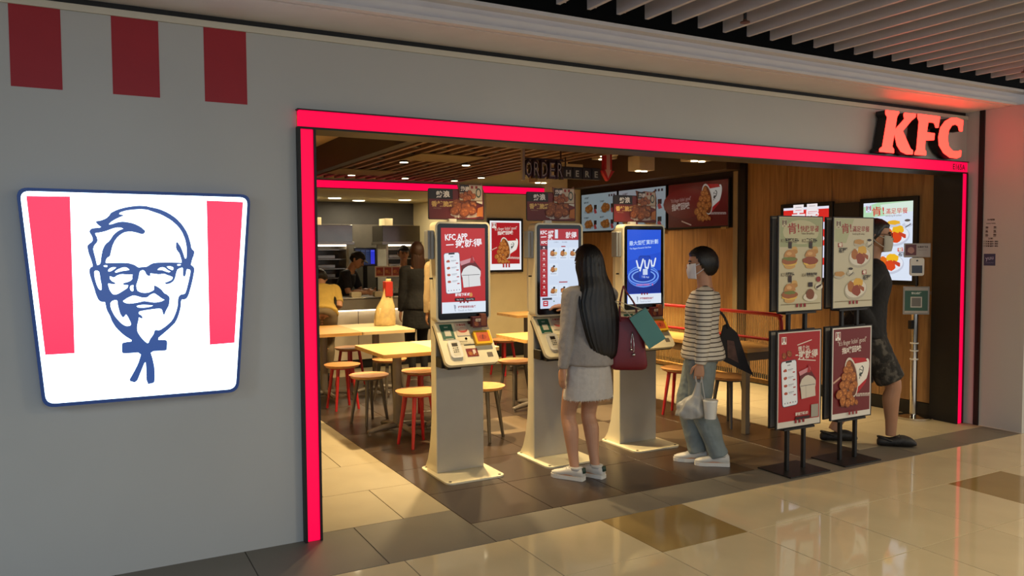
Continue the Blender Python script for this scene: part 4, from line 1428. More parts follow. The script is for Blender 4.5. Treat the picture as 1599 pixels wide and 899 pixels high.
# ------------------------------------------------------------------ queue post with thermometer
T = empty('queue_post', (6.82, 4.64, 0), 0, 'chrome queue post carrying a white thermometer and framed green notice', 'post')
MB().cyl((0, 0, .001), (0, 0, .022), .155, n=40).cyl((0, 0, .022), (0, 0, .04), .15, .05, n=40).build('base', M_CHROME, T, .003)
MB().cyl((0, 0, .03), (0, 0, .98), .031, n=20).build('pole', M_CHROME, T)
for z in (.55, .63, .70):
    MB().cyl((0, 0, z), (0, 0, z + .012), .037, n=20).build('cable_tie', M_WHITE, T)
MB().box((-.07, -.015, .84), (-.035, .02, .92)).build('belt_clip', M_BLACK, T, .003)
MB().tube([(.03, .02, .95), (.045, .02, .8), (.04, .02, .62), (.045, .02, .5)], .012, n=8).build('cable', M_BLACK, T)
RM = Matrix.Rotation(math.radians(-38), 4, 'Z')
fr_ = empty('notice_frame', (0, 0, 0))
fr_.parent = T
fr_.rotation_euler = (0, 0, math.radians(-38))
MB().box((-.115, -.03, .975), (.115, -.02, 1.235)).build('holder', mat('clear_holder', '8b867e', .25), fr_, .003)
a = Art(.20, .235, '24513f')
a.rect(0, 0, .20, .028, '9a948a')
a.rect(.05, .085, .10, .10, 'b9b4a8')
a.rect(.06, .095, .08, .08, '6a665e')
a.rect(0, .215, .20, .02, 'a39c90')
a.text('安心出行', .1, .06, .022, 'cfd6cc', al='C', bold=.03)
a.build('notice', fr_, (-.10, -.0302, 1.225), (1, 0, 0), (0, 0, -1))
MB().cyl((0, -.02, 1.235), (0, -.02, 1.34), .008, n=10).build('stem', M_BLACK, fr_)
MB().prism(rrect(-.058, 1.335, .062, 1.50, .02), (0, -.035, 0), (1, 0, 0), (0, 0, 1), (0, 1, 0), .03).build('thermometer', M_WHITE, fr_, .004)
MB().box((-.045, -.037, 1.36), (.045, -.034, 1.43)).build('thermometer_display', M_BEZ, fr_)
MB().cyl((0, -.037, 1.475), (0, -.03, 1.475), .008, n=12).build('thermometer_sensor', M_BEZ, fr_)
MB().box((-.115, -.034, 1.505), (.115, -.028, 1.635)).build('info_card', mat('clear_holder', '8b867e', .25), fr_, .002)
a = Art(.22, .12, 'a39a94')
a.rect(.006, .006, .095, .1, '5c2430')
a.blob(.055, .06, .03, .03, 'a8766c', 3, .1)
a.text('請量度體溫', .112, .035, .018, '4a3a3a', bold=.03)
a.text('Temperature check', .112, .06, .010, '4a3a3a')
a.build('info_print', fr_, (-.11, -.0342, 1.63), (1, 0, 0), (0, 0, -1))
MB().box((-.003, -.012, 1.5), (.003, -.006, 1.6)).build('card_stem', M_BLACK, fr_)
o = MB().box((6.96, 4.57, 1.155), (6.982, 4.63, 1.185)).build('wall_label', mat('label_paper', '9a8876', .6), None, .001)
tag(o, 'small pale label stuck on the wood wall behind the queue post', 'label')

# ------------------------------------------------------------------ tables
def table(x0, y0, x1, y1, m, label, h=.74, base=True, colx=None):
    cx, cy = (x0 + x1) / 2, (y0 + y1) / 2
    T = empty('dining_table', (cx, cy, 0), 0, label, 'table', 'square dining tables')
    w, d = (x1 - x0) / 2 - .002, (y1 - y0) / 2
    MB().prism(rrect(-w, -d, w, d, .025), (0, 0, h - .032), (1, 0, 0), (0, 1, 0), (0, 0, 1), .032).build('tabletop', m, T, .003)
    MB().box((-.16, -.16, h - .045), (.16, .16, h - .032)).build('mounting_plate', M_BLACK, T)
    MB().cyl((0, 0, .05), (0, 0, h - .045), .040, n=20).build('column', M_GREYM, T)
    fb = MB()
    for a in range(4):
        t = PI / 2 * a + .15
        fb.tube([(0, 0, .062), (.16 * math.cos(t), .16 * math.sin(t), .052), (.29 * math.cos(t), .29 * math.sin(t), .030)], [.030, .026, .019], n=8)
        fb.cyl((.275 * math.cos(t), .275 * math.sin(t), .001), (.275 * math.cos(t), .275 * math.sin(t), .03), .016, n=10)
    fb.build('cross_base', M_GREYM, T)
    return T


table(2.172, 6.17, 2.70, 6.96, M_OAK, 'oak topped table nearest the kiosks, at the end of its pair')
table(2.70, 6.17, 3.26, 6.96, M_MAPLE, 'pale topped table pushed against the nearer oak table, partly behind a kiosk')
table(2.02, 8.02, 2.60, 8.95, M_OAK, 'oak topped table in the farther pair, cut off by the red side light')
table(2.60, 8.02, 3.20, 8.95, M_MAPLE, 'pale topped table with a clear bag on it, in the farther pair')
table(3.70, 6.50, 4.30, 7.12, M_OAK, 'oak topped table half hidden behind the pale menu grid kiosk')
table(4.98, 8.95, 5.60, 9.55, M_OAK, 'oak topped table before the cream back wall, deepest of those in view')

# ------------------------------------------------------------------ stools
def stool(name_mats, leg):
    T = empty('stool')
    MB().cyl((0, 0, .428), (0, 0, .452), .165, .182, n=32).build('seat', M_SEAT, T, .005)
    MB().cyl((0, 0, .412), (0, 0, .428), .13, n=24).build('seat_ring', leg, T)
    for a in range(4):
        t = PI / 4 + PI / 2 * a
        MB().cyl((.17 * math.cos(t), .17 * math.sin(t), .001), (.105 * math.cos(t), .105 * math.sin(t), .42), .0125, .019, n=10).build('leg', leg, T)
    return tag(T, 'x', 'stool')


protoR = stool('r', M_REDM)
protoG = stool('g', mat('dark_grey_metal', '4d463f', .4))
used = {}
for x, y, rz, c, lb in ((2.31, 7.80, .1, 'R', 'red legged stool in front of the farther oak table, by the red side light'),
                        (2.36, 9.15, .3, 'G', 'wooden stool seat behind the far table column, cut by the red side light'),
                        (2.80, 9.13, .4, 'R', 'red legged stool behind the farther tables, seat seen past the nearer oak table'),
                        (2.86, 7.93, .2, 'G', 'grey legged stool between the two pairs of tables'),
                        (2.33, 7.02, .3, 'G', 'grey legged stool tucked behind the nearer oak table'),
                        (2.84, 7.02, .5, 'R', 'red legged stool behind the nearer pale table, beside the first kiosk'),
                        (2.41, 6.02, .15, 'R', 'red legged stool in front of the nearer oak table, closest to the kiosks'),
                        (2.98, 5.95, .6, 'G', 'thin legged stool mostly hidden behind the phone advert kiosk'),
                        (3.62, 7.75, .3, 'R', 'red legged stool seen under the tray of the phone advert kiosk'),
                        (3.95, 7.16, .2, 'G', 'grey legged stool behind the pale menu grid kiosk'),
                        (4.75, 8.9, .4, 'R', 'red legged stool near the back table, seen between two kiosks'),
                        (4.93, 6.45, .2, 'G', 'dark legged stool at the long table, next to the blue screen kiosk'),
                        (5.06, 5.88, .5, 'R', 'red legged stool at the long table, behind the striped top person'),
                        (5.13, 5.28, .1, 'G', 'dark legged stool at the near end of the long table')):
    p = protoR if c == 'R' else protoG
    o = copy_tree(p) if p in used else p
    used[p] = 1
    o.location = (x, y, 0)
    o.rotation_euler.z = rz
    tag(o, lb, 'stool', 'round stools')

# ------------------------------------------------------------------ long table and red string screen
T = empty('long_table', (5.19, 5.95, 0), 0, 'long oak table with square legs beside the red string screen', 'table')
MB().box((-.21, -1.03, .705), (.21, 1.05, .74)).build('tabletop', M_OAK, T, .003)
MB().box((-.18, -1.0, .63), (.18, 1.0, .705)).build('apron', mat('table_apron', '5f4a33', .5), T, .002)
for x in (-.185, .165):
    for y in (-.99, .97):
        MB().box((x - .025, y - .025, .001), (x + .025, y + .025, .63)).build('leg', mat('table_leg', '6f604c', .5), T, .002)
T = empty('string_screen', (5.47, 6.1, 0), 0, 'low partition of upright rods in a red tube frame behind the long table', 'partition')
MB().tube([(0, -1.10, .02), (0, -1.10, .5), (0, -1.10, .90), (0, -1.075, .975), (0, -1.0, 1.0), (0, 0, 1.0), (0, 1.0, 1.0)], .017, n=10).build('top_rail', M_REDM, T)
MB().tube([(0, -1.10, .77), (0, 0, .77), (0, 1.0, .77)], .014, n=8).build('middle_rail', M_REDM, T)
MB().box((-.02, -1.09, .36), (.02, 1.0, .40)).build('bottom_rail', M_OAK, T, .002)
MB().cyl((0, 1.0, .02), (0, 1.0, 1.0), .017, n=10).build('end_post', M_REDM, T)
rod = MB().cyl((0, 0, .40), (0, 0, .99), .0045, n=6, cap=False).mesh('rod')
rod.materials.append(mat('brass_rod', 'd9b878', .35, .2))
for i in range(84):
    o = link('rod', rod, T)
    o.location = (0, -1.07 + .0247 * i, 0)

# ------------------------------------------------------------------ counter and kitchen
T = empty('service_counter', (3.3, 10.6, 0), 0, 'long service counter with steel top and softly lit white front', 'counter')
MB().box((-2.2, -.24, .12), (1.9, .30, .80)).build('body', mat('counter_white', 'c9bca6', .4), T, .003)
MB().box((-2.2, -.20, .001), (1.9, .28, .12)).build('plinth', M_BLACK, T)
MB().box((-2.25, -.31, .80), (1.95, .34, .945)).build('top_edge', mat('counter_grey', '8c867b', .4, .3), T, .004)
MB().box((-2.26, -.32, .945), (1.96, .35, .962)).build('worktop', M_STEEL, T, .002)
MB().box((-2.2, -.29, .785), (1.9, -.25, .80)).build('light_strip', mat('strip_glow', 'ffffff', .5, emit=(1, .85, .62), es=4), T)
for x in (-1.1, 0, 1.0):
    MB().box((x - .004, -.245, .13), (x + .004, -.239, .79)).build('joint', M_GREYM, T)
gs = empty('counter_guard', (3.85, 10.62, .962), 0, 'glass counter guard on black posts topped by small red menu cards', 'counter guard')
for x in (-.19, .17, .55):
    MB().cyl((x, 0, 0), (x, 0, .40), .012, n=10).build('post', M_BLACK, gs)
glass = mat('clear_glass', 'e8f0ee', .03, alpha=.12)
MB().box((-.19, -.004, .03), (.55, .004, .27)).build('glass_pane', glass, gs)
MB().box((-.22, -.012, .26), (.16, .002, .415)).build('menu_card', M_WHITE, gs, .002)
a = Art(.37, .145, 'c0a68c')
for k in range(3):
    a.rect(.012 + .12 * k, .015, .105, .115, '8a2a20')
    nugget(a, .05 + .12 * k, .075, .035, 40 + k)
    nugget(a, .085 + .12 * k, .095, .025, 50 + k, True)
a.build('menu_print', gs, (-.215, -.0122, .41), (1, 0, 0), (0, 0, -1))


def rack(x0, x1, label):
    T = empty('warming_cabinet', ((x0 + x1) / 2, 12.5, 0), 0, label, 'cabinet', 'steel warming cabinets in the kitchen')
    w = (x1 - x0) / 2
    MB().box((-w - .06, -.22, 1.73), (w + .06, .3, 2.0)).build('hood', mat('dark_polished_steel', '77726a', .16, 1.0), T, .004)
    MB().box((-w - .08, -.25, 1.69), (w + .08, .3, 1.735)).build('hood_rim', M_STEEL, T, .003)
    MB().box((-w * .9, -.1, 2.0), (-w * .4, .2, 2.12)).build('duct', mat('duct_cream', 'c8b68c', .5), T, .003)
    MB().box((-w, .22, .9), (w, .26, 1.69)).build('back_panel', mat('steel_dark', '5a5650', .3, .8), T)
    for x in (-w, w - .04):
        MB().box((x, -.2, .9), (x + .04, .24, 1.69)).build('side_frame', mat('pale_steel', 'd6d0c0', .3, .3), T, .003)
    MB().box((-w + .03, -.19, 1.665), (w - .03, -.15, 1.69)).build('heat_lamp', mat('strip_glow', 'ffffff', .5, emit=(1, .85, .62), es=4), T)
    for k in range(5):
        MB().box((-w + .04, -.18, 1.0 + .15 * k), (w - .04, .22, 1.018 + .15 * k)).build('shelf', M_STEEL, T, .002)
        if k < 4:
            MB().box((-w + .08, -.12, 1.02 + .15 * k), (w * .3, .15, 1.075 + .15 * k)).build('food_tray', M_STEEL, T, .004)
    MB().box((-w, -.2, .01), (w, .26, .9)).build('cupboard', M_STEEL, T, .004)


rack(3.20, 3.78, 'steel warming cabinet beside the red side light, behind the capped worker')
rack(4.40, 4.93, 'steel warming cabinet behind the counter guard and red menu cards')
T = empty('monitor', (3.94, 11.98, 1.33), 0, 'black order monitor with blue rows above the back bench', 'monitor')
MB().box((-.18, -.02, .02), (.18, .02, .31)).build('case', M_BLACK, T, .004)
a = Art(.33, .26, '0b0f22')
for k in range(4):
    a.rect(.015 + .078 * k, .02, .066, .22, ('10182e', '131c3a', '18264a', '2a35c8')[k])
    a.rect(.018 + .078 * k, .03, .06, .012, ('3a4464', '3a4464', '3a4464', '5a62f0')[k])
a.build('display', T, (-.165, -.0204, .295), (1, 0, 0), (0, 0, -1), 'screen')
MB().box((-.03, -.01, -.39), (.03, .03, .03)).build('stand', M_BLACK, T)
o = MB().box((3.87, 11.75, .01), (4.31, 12.6, .9)).box((3.87, 11.72, .9), (4.31, 12.6, .93)).build('back_bench', M_STEEL, None, .004)
tag(o, 'plain steel bench under the order monitor between the warming cabinets', 'bench')
T = empty('register', (4.0, 10.80, .962), 0, 'black till on the service counter behind the red menu cards', 'till')
MB().box((-.12, -.1, .001), (.12, .1, .07)).build('base', M_BLACK, T, .006)
MB().box((-.13, -.01, .09), (.13, .02, .27)).build('display', M_BLACK, T, .006)
MB().cyl((0, .02, .07), (0, .02, .12), .02, n=10).build('stem', M_BLACK, T)
for x, w, c, lb in ((3.62, .06, 'd8cba8', 'small cream box on the counter beside the capped worker'), (3.30, .07, 'd6c9a2', 'small cream paper bundle on the counter before the capped worker')):
    o = MB().prism(rrect(-w, 0, w, .07, .015), (x, 10.42, .962), (1, 0, 0), (0, 0, 1), (0, 1, 0), .1).build('paper_box', mat('cream_card', c, .6), None, .004)
    tag(o, lb, 'box')
# ------------------------------------------------------------------ people
def ik(a, b, l1, l2, pole):
    a, b, pole = V(a), V(b), V(pole)
    d = b - a
    L = min(d.length, (l1 + l2) * .999)
    u = d.normalized()
    b = a + u * L
    x = (l1 * l1 - l2 * l2 + L * L) / (2 * L)
    h = math.sqrt(max(l1 * l1 - x * x, 0))
    p = (pole - u * pole.dot(u)).normalized()
    return a + u * x + p * h, b


def limb(mb, pts, rads, side=V((1, 0, 0)), n=18, k=4, e=0.0):
    """tapered limb: rads = (across, along) pairs"""
    pts = [V(p) for p in pts]
    secs = []
    for i, p in enumerate(pts):
        t = (pts[min(i + 1, len(pts) - 1)] - pts[max(i - 1, 0)]).normalized()
        b = (t.cross(side)).normalized()
        a = b.cross(t).normalized()
        ra, rb = rads[i] if isinstance(rads[i], tuple) else (rads[i], rads[i])
        secs.append((p, a * (ra + e), b * (rb + e)))
    mb.loft(secs, n, k)


def hand(mb, w, d, nrm, side, s=1.0, curl=.35, thumb=.5):
    """palm and five bent fingers; w wrist, d direction, nrm palm normal, side +1 right -1 left"""
    d, nrm = V(d).normalized(), V(nrm)
    nrm = (nrm - d * nrm.dot(d)).normalized()
    lat = d.cross(nrm) * side      # thumb side
    w = V(w)
    P = lambda u, l, h=0: w + d * (u * s) + lat * (l * s) + nrm * (h * s)
    mb.loft([(P(-.015, 0), lat * .021 * s, nrm * .017 * s), (P(.02, 0), lat * .030 * s, nrm * .017 * s), (P(.055, 0), lat * .038 * s, nrm * .015 * s), (P(.085, 0), lat * .037 * s, nrm * .011 * s), (P(.092, 0), lat * .030 * s, nrm * .006 * s)], 16, 3, pw=.8)
    for l, L, r in ((.029, .064, .0083), (.010, .074, .0085), (-.010, .068, .0082), (-.028, .052, .0072)):
        p = P(.080, l)
        a = curl * .5
        pts = [p]
        for q, f in enumerate((.45, .32, .26)):
            dd = d * math.cos(a) + nrm * math.sin(a) + lat * (l * 1.2)
            p = p + dd.normalized() * (L * f * s)
            pts.append(p)
            a += curl * 1.1
        mb.tube(pts, [r * s, r * .96 * s, r * .88 * s, r * .7 * s], n=8, k=3)
    p = P(.012, .022, .004)
    t1 = (d * .75 + lat * .8 + nrm * .25 * thumb).normalized()
    t2 = (d * .95 + lat * .25 + nrm * .4 * thumb).normalized()
    mb.tube([p, p + t1 * .036 * s, p + t1 * .036 * s + t2 * .03 * s, p + t1 * .036 * s + t2 * .052 * s], [.012 * s, .0105 * s, .0092 * s, .007 * s], n=8, k=3)


SKIN = mat('skin', 'b98868', .5, var=.04, scale=12)
SKIN2 = mat('skin_tan', 'a3775a', .5, var=.04, scale=12)
HAIR = mat('black_hair', '0d0a09', .38, var=.25, scale=9, stretch=(14, 14, .6), bump=.5, bscale=14)
HAIRB = mat('brown_hair', '3a2216', .45, var=.3, scale=9, stretch=(14, 14, .6), bump=.5, bscale=14)
M_SHOE = mat('white_shoe', 'c9c4ba', .5, var=.04)
M_SOLE = mat('white_sole', 'd5d1c8', .6, var=.03)


class Person:
    def __init__(s, pos, heading, H, label, lean=0.0, pelvis=(0, 0), twist=0.0, head_yaw=0.0, head_pitch=0.0, ankles=None, toes=(0, 0),
                 wrists=None, poles=None, width=1.0, skin=None, voxel=.0045, hands=None, drop=0.0, lside=0.0):
        """local frame: +Y forward, +X the person's right"""
        s.H = H
        s.voxel = voxel
        s.skin = skin or SKIN
        s.root = empty('person', (pos[0], pos[1], 0), heading - PI / 2, label, 'person')
        s.w = width
        s.lean = lean
        s.P = V((pelvis[0], pelvis[1], (.525 - drop) * H))
        rot = Matrix.Rotation(-lean, 3, 'X') @ Matrix.Rotation(lside, 3, 'Y')
        s.up = rot @ V((0, 0, 1))
        tw = Matrix.Rotation(twist, 3, s.up)
        s.rx = tw @ (rot @ V((1, 0, 0)))
        s.fw = tw @ (rot @ V((0, 1, 0)))
        s.sh = [s.P + s.up * (.283 * H) + s.rx * (k * .102 * H * width) for k in (1, -1)]
        s.nk = s.P + s.up * (.315 * H)
        s.hip = [s.P + V((k * .052 * H * width, 0, -.012 * H)) for k in (1, -1)]
        s.ank = [V((a[0], a[1], (a[2] if len(a) > 2 else .048 * H))) for a in ankles]
        s.knee = []
        for i in (0, 1):
            k, e = ik(s.hip[i], s.ank[i], .245 * H, .237 * H, V((0, 1, .1)))
            s.knee.append(k)
            s.ank[i] = e
        s.toe = [V((math.sin(-t), math.cos(t), 0)) for t in toes]
        s.elb, s.wri = [], []
        for i in (0, 1):
            pl = poles[i] if poles else ((.4 if i == 0 else -.4), -1, -.2)
            k, e = ik(s.sh[i], wrists[i], .172 * H, .148 * H, pl)
            s.elb.append(k)
            s.wri.append(e)
        hm = Matrix.Rotation(head_yaw, 3, 'Z') @ Matrix.Rotation(-head_pitch, 3, 'X')
        s.hu, s.hr, s.hf = hm @ V((0, 0, 1)), hm @ V((1, 0, 0)), hm @ V((0, 1, 0))
        if lean > .5:
            s.hu = (s.hu + s.up * .7).normalized()
            s.hf = (s.hf - s.hu * s.hf.dot(s.hu)).normalized()
            s.hr = s.hf.cross(s.hu)
        s.hs = .066 * H
        s.hc = s.nk + s.up * (.035 * H) + s.hu * (.078 * H) + s.hf * (.012 * H)
        s.hands = hands

    def hp(s, x, y, z):
        return s.hc + s.hr * (x * s.hs) + s.hf * (y * s.hs) + s.hu * (z * s.hs)

    TORSO = ((-.055, .070, .060, -.004), (-.02, .098, .070, -.008), (.02, .098, .069, -.008), (.07, .086, .060, 0), (.12, .078, .054, .004), (.17, .084, .058, .006),
             (.22, .094, .062, .006), (.262, .097, .054, .0), (.292, .082, .043, -.004), (.312, .050, .036, -.004))

    def torso(s, mb, u0=-.1, u1=.4, e=0.0, flare=0.0, scale=1.0):
        H = s.H
        secs = []
        T = [t for t in s.TORSO if u0 <= t[0] <= u1]
        for u, a, b, f in T:
            ee = e + flare * max(0, (.2 - u))
            secs.append((s.P + s.up * (u * H) + s.fw * (f * H), s.rx * (a * H * s.w * scale + ee), s.fw * (b * H * scale + ee)))
        c0, c1 = secs[0], secs[-1]
        secs = [(c0[0] - s.up * .006, c0[1] * .6, c0[2] * .6)] + secs + [(c1[0] + s.up * .006, c1[1] * .6, c1[2] * .6)]
        mb.loft(secs, 28, 4)

    def arm(s, mb, i, e=0.0, t1=1.0):
        H = s.H
        a, k, w = s.sh[i], s.elb[i], s.wri[i]
        inn = a - s.rx * ((1, -1)[i] * .035 * H) - s.up * .005
        pts = [inn, a, a.lerp(k, .45), k, k.lerp(w, .3), k.lerp(w, .85), w]
        r = [.036, .033, .029, .0245, .0255, .0185, .0165]
        if t1 < 1.0:
            pts = [inn, a, a.lerp(k, .45), k.lerp(a, 1 - t1)]
            r = [.036, .034, .031, .029]
        limb(mb, pts, [q * H + 0.0 for q in r], s.fw, e=e)

    def leg(s, mb, i, e=0.0, t1=1.0, flare=0.0):
        H = s.H
        a, k, w = s.hip[i], s.knee[i], s.ank[i]
        pts = [a + V((0, 0, .03 * H)), a.lerp(k, .15), a.lerp(k, .55), k, k.lerp(w, .3) - V((0, .006 * H, 0)), k.lerp(w, .7), w]
        r = [(.050, .060), (.053, .058), (.044, .048), (.033, .035), (.034, .036), (.024, .026), (.0195, .022)]
        if t1 < 1.0:
            pts = [a + V((0, 0, .03 * H)), a.lerp(k, .15), a.lerp(k, .55), a.lerp(k, t1 * 1.0 if t1 <= 1 else 1)]
            r = [(.052, .060), (.054, .058), (.046, .050), (.042, .046)]
        rr = [(x * H + flare * j, y * H + flare * j) for j, (x, y) in enumerate(r)]
        limb(mb, pts, rr, V((1, 0, 0)), e=e)

    def head(s, mb, e=0.0):
        Z = ((-1.02, .16, .18, .50), (-.9, .34, .40, .36), (-.62, .50, .68, .16), (-.25, .62, .82, .06), (.1, .69, .90, .0), (.45, .70, .92, -.05), (.75, .56, .76, -.08), (.93, .33, .46, -.08), (1.0, .12, .16, -.08))
        mb.loft([(s.hp(0, f, z), s.hr * (a * s.hs * (1 + e)), s.hf * (b * s.hs * (1 + e))) for z, a, b, f in Z], 24, 4)

    def body(s):
        mb = MB()
        H = s.H
        s.torso(mb)
        mb.loft([(s.P + s.up * (.285 * H), s.rx * .045 * H, s.fw * .040 * H), (s.nk, s.rx * .034 * H, s.fw * .036 * H), (s.hc - s.hu * (.05 * H) - s.hf * .008, s.hr * .031 * H, s.hf * .034 * H), (s.hc, s.hr * .03 * H, s.hf * .034 * H)], 18, 4)
        s.head(mb)
        # nose, brow, ears
        mb.loft([(s.hp(0, .86, .12), s.hr * .10 * s.hs, s.hf * .10 * s.hs), (s.hp(0, .98, -.16), s.hr * .13 * s.hs, s.hf * .14 * s.hs), (s.hp(0, 1.02, -.28), s.hr * .17 * s.hs, s.hf * .17 * s.hs), (s.hp(0, .92, -.38), s.hr * .10 * s.hs, s.hf * .10 * s.hs)], 12, 3)
        for k in (-1, 1):
            mb.loft([(s.hp(k * .66, -.10, -.38), s.hf * .08 * s.hs, s.hr * .06 * s.hs), (s.hp(k * .72, -.12, -.18), s.hf * .15 * s.hs, s.hr * .08 * s.hs), (s.hp(k * .76, -.16, .06), s.hf * .20 * s.hs, s.hr * .08 * s.hs), (s.hp(k * .74, -.16, .2), s.hf * .10 * s.hs, s.hr * .06 * s.hs)], 10, 3)
        for i in (0, 1):
            s.arm(mb, i)
            s.leg(mb, i)
            f, an = s.toe[i], s.ank[i]
            side = V((f.y, -f.x, 0))
            z = an.z
            q = .048 * H / .0768
            mb.loft([(an + V((0, 0, -z + .03)) - f * .045, side * .024, V((0, 0, .024))), (an + V((0, 0, -z + .036)) + f * .0, side * .031, V((0, 0, .032))), (an + V((0, 0, -z + .03)) + f * .09, side * .036, V((0, 0, .022))), (an + V((0, 0, -z + .02)) + f * .16, side * .028, V((0, 0, .012)))], 14, 3)
            d = (s.wri[i] - s.elb[i]).normalized()
            hd = s.hands[i] if s.hands else {}
            hand(mb, s.wri[i], hd.get('d', d), hd.get('n', -s.rx * (1, -1)[i]), (1, -1)[i], H / 1.62, hd.get('curl', .35))
        o = mb.remeshed('body', s.skin, s.root, s.voxel, 2, .5)
        # face
        for k in (-1, 1):
            MB().loft([(s.hp(k * .27, .80, .02), s.hr * .13 * s.hs, s.hu * .055 * s.hs), (s.hp(k * .27, .90, .02), s.hr * .11 * s.hs, s.hu * .045 * s.hs)], 12, 2).build('eye', mat('eye_dark', '14100e', .2), s.root)
            MB().tube([s.hp(k * .12, .90, .17), s.hp(k * .28, .88, .22), s.hp(k * .44, .76, .16)], .05 * s.hs, n=6).build('eyebrow', HAIR, s.root)
        MB().tube([s.hp(-.22, .80, -.58), s.hp(0, .90, -.56), s.hp(.22, .80, -.58)], [.03 * s.hs, .06 * s.hs, .03 * s.hs], n=8).build('mouth', mat('lips', '8a4a40', .5), s.root)
        return o

    def shoes(s, kind='sneaker', m=None, sole=None, heel=None):
        for i in (0, 1):
            f, an = s.toe[i], s.ank[i]
            side = V((f.y, -f.x, 0))
            base = V((an.x, an.y, an.z - .048 * s.H))
            q = s.H / 1.6
            if kind == 'sneaker':
                so = MB()
                prof = [(-.075, .020), (-.07, .034), (-.03, .036), (.04, .037), (.10, .045), (.15, .040), (.178, .022), (.185, .008)]
                pts = [(side * w * q + f * y * q) for y, w in prof] + [(-side * w * q + f * y * q) for y, w in prof[::-1]]
                so.prism([(p.dot(side), p.dot(f)) for p in pts], base + V((0, 0, .001)), side, f, (0, 0, 1), .026)
                sh = MB()
                sh.loft([(base + f * (-.073 * q) + V((0, 0, .04)), side * .016, V((0, 0, .020))), (base + f * (-.062 * q) + V((0, 0, .052)), side * .030, V((0, 0, .036))), (base + V((0, 0, .053)), side * .036, V((0, 0, .040))),
                         (base + f * .05 * q + V((0, 0, .050)), side * .037, V((0, 0, .034))), (base + f * .10 * q + V((0, 0, .042)), side * .041, V((0, 0, .025))), (base + f * .15 * q + V((0, 0, .036)), side * .034, V((0, 0, .017))), (base + f * .18 * q + V((0, 0, .032)), side * .012, V((0, 0, .010)))], 20, 3)
                up = sh.build('shoe', m or M_SHOE, s.root)
                so.build('sole', sole or M_SOLE, up, .004)
                MB().loft([(base - f * .012 + V((0, 0, .07)), side * .036, f * .050), (base - f * .012 + V((0, 0, .092)), side * .034, f * .048)], 20, 2).build('collar', m or M_SHOE, up)
                for k in range(4):
                    y = .035 + .02 * k
                    MB().tube([base + f * y + side * .022 + V((0, 0, .086 - .009 * k)), base + f * (y + .006) + V((0, 0, .091 - .009 * k)), base + f * y - side * .022 + V((0, 0, .086 - .009 * k))], .0035, n=6).build('lace', M_SOLE, up)
                if heel:
                    MB().loft([(base - f * .074 * q + V((0, 0, .055)), side * .022, f * .010), (base - f * .070 * q + V((0, 0, .088)), side * .020, f * .010)], 12, 2).build('heel_tab', heel, up)
            else:
                sh = MB()
                sh.loft([(base + f * (-.10) + V((0, 0, .03)), side * .02, V((0, 0, .02))), (base + f * (-.08) + V((0, 0, .036)), side * .038, V((0, 0, .034))), (base + V((0, 0, .036)), side * .044, V((0, 0, .034))),
                         (base + f * .08 + V((0, 0, .048)), side * .052, V((0, 0, .046))), (base + f * .15 + V((0, 0, .040)), side * .05, V((0, 0, .036))), (base + f * .19 + V((0, 0, .026)), side * .024, V((0, 0, .014)))], 20, 3)
                up = sh.build('clog', m, s.root)
                MB().tube([base + side * .046 + V((0, 0, .05)), base - f * .095 + V((0, 0, .075)), base - side * .046 + V((0, 0, .05))], .009, n=8).build('strap', m, up)
                for k in range(5):
                    MB().ball(base + f * (.07 + .03 * (k // 2)) + side * (.02 * (1 - 2 * (k % 2))) + V((0, 0, .087 - .008 * (k // 2))), .006, n=8, m=5).build('hole', M_BLACK, up)

    def cap_hair(s, m, front=.55, back=-.55, vol=1.14, sidez=-.1, name='hair'):
        """hair shell: follows the skull, sinks under the skin over the face"""
        mb = MB()
        rr = random.Random(3)
        n, k = 48, 26
        vs = []
        for i in range(k + 1):
            ph = PI * i / k - PI / 2
            for j in range(n):
                t = 2 * PI * j / n
                d = V((math.cos(ph) * math.cos(t), math.cos(ph) * math.sin(t), math.sin(ph)))
                fy = d.y
                lim = front if fy > .45 else (front + (sidez - front) * min(1, (.45 - fy) / .3) if fy > .15 else (sidez + (back - sidez) * min(1, (.15 - fy) / .5)))
                wdt = .14 if fy > .15 else .14 + .5 * min(1, (.15 - fy) / .6)
                q = max(0, min(1, (d.z - lim) / wdt + .5))
                q = q * q * (3 - 2 * q)
                g = 1 + .018 * math.sin(23 * t + 3 * math.sin(5 * ph)) + .012 * rr.uniform(-1, 1)
                r = .80 + (vol * g - .80) * q
                vs.append(s.hp(d.x * .72 * r, d.y * .95 * r - .03, d.z * 1.0 * r + .02))
        fs = [(i * n + j, i * n + (j + 1) % n, (i + 1) * n + (j + 1) % n, (i + 1) * n + j) for i in range(k) for j in range(n)]
        mb.add(vs, fs, True)
        return mb.build(name, m, s.root)

    def mask(s, m):
        mb = MB()
        n, k = 18, 12
        vs = []
        for i in range(k + 1):
            z = .0 - 1.0 * i / k
            for j in range(n + 1):
                t = (-1 + 2 * j / n) * 1.15
                bul = 1.10 + .10 * math.cos(t * 1.1) * math.sin(PI * (i + 1) / (k + 1.5)) + (.10 * max(0, 1 - abs(t) * 2.6) * (1 - .4 * i / k))
                w = .66 - .22 * max(0, (-z - .45))
                vs.append(s.hp(math.sin(t) * w * bul * .98, math.cos(t) * .86 * bul + .02, z - .04 + .10 * abs(t) * (.5 - i / k)))
        mb.add(vs, [(i * (n + 1) + j, i * (n + 1) + j + 1, (i + 1) * (n + 1) + j + 1, (i + 1) * (n + 1) + j) for i in range(k) for j in range(n)], True)
        o = mb.build('face_mask', m, s.root)
        so = o.modifiers.new('t', 'SOLIDIFY')
        so.thickness = .002
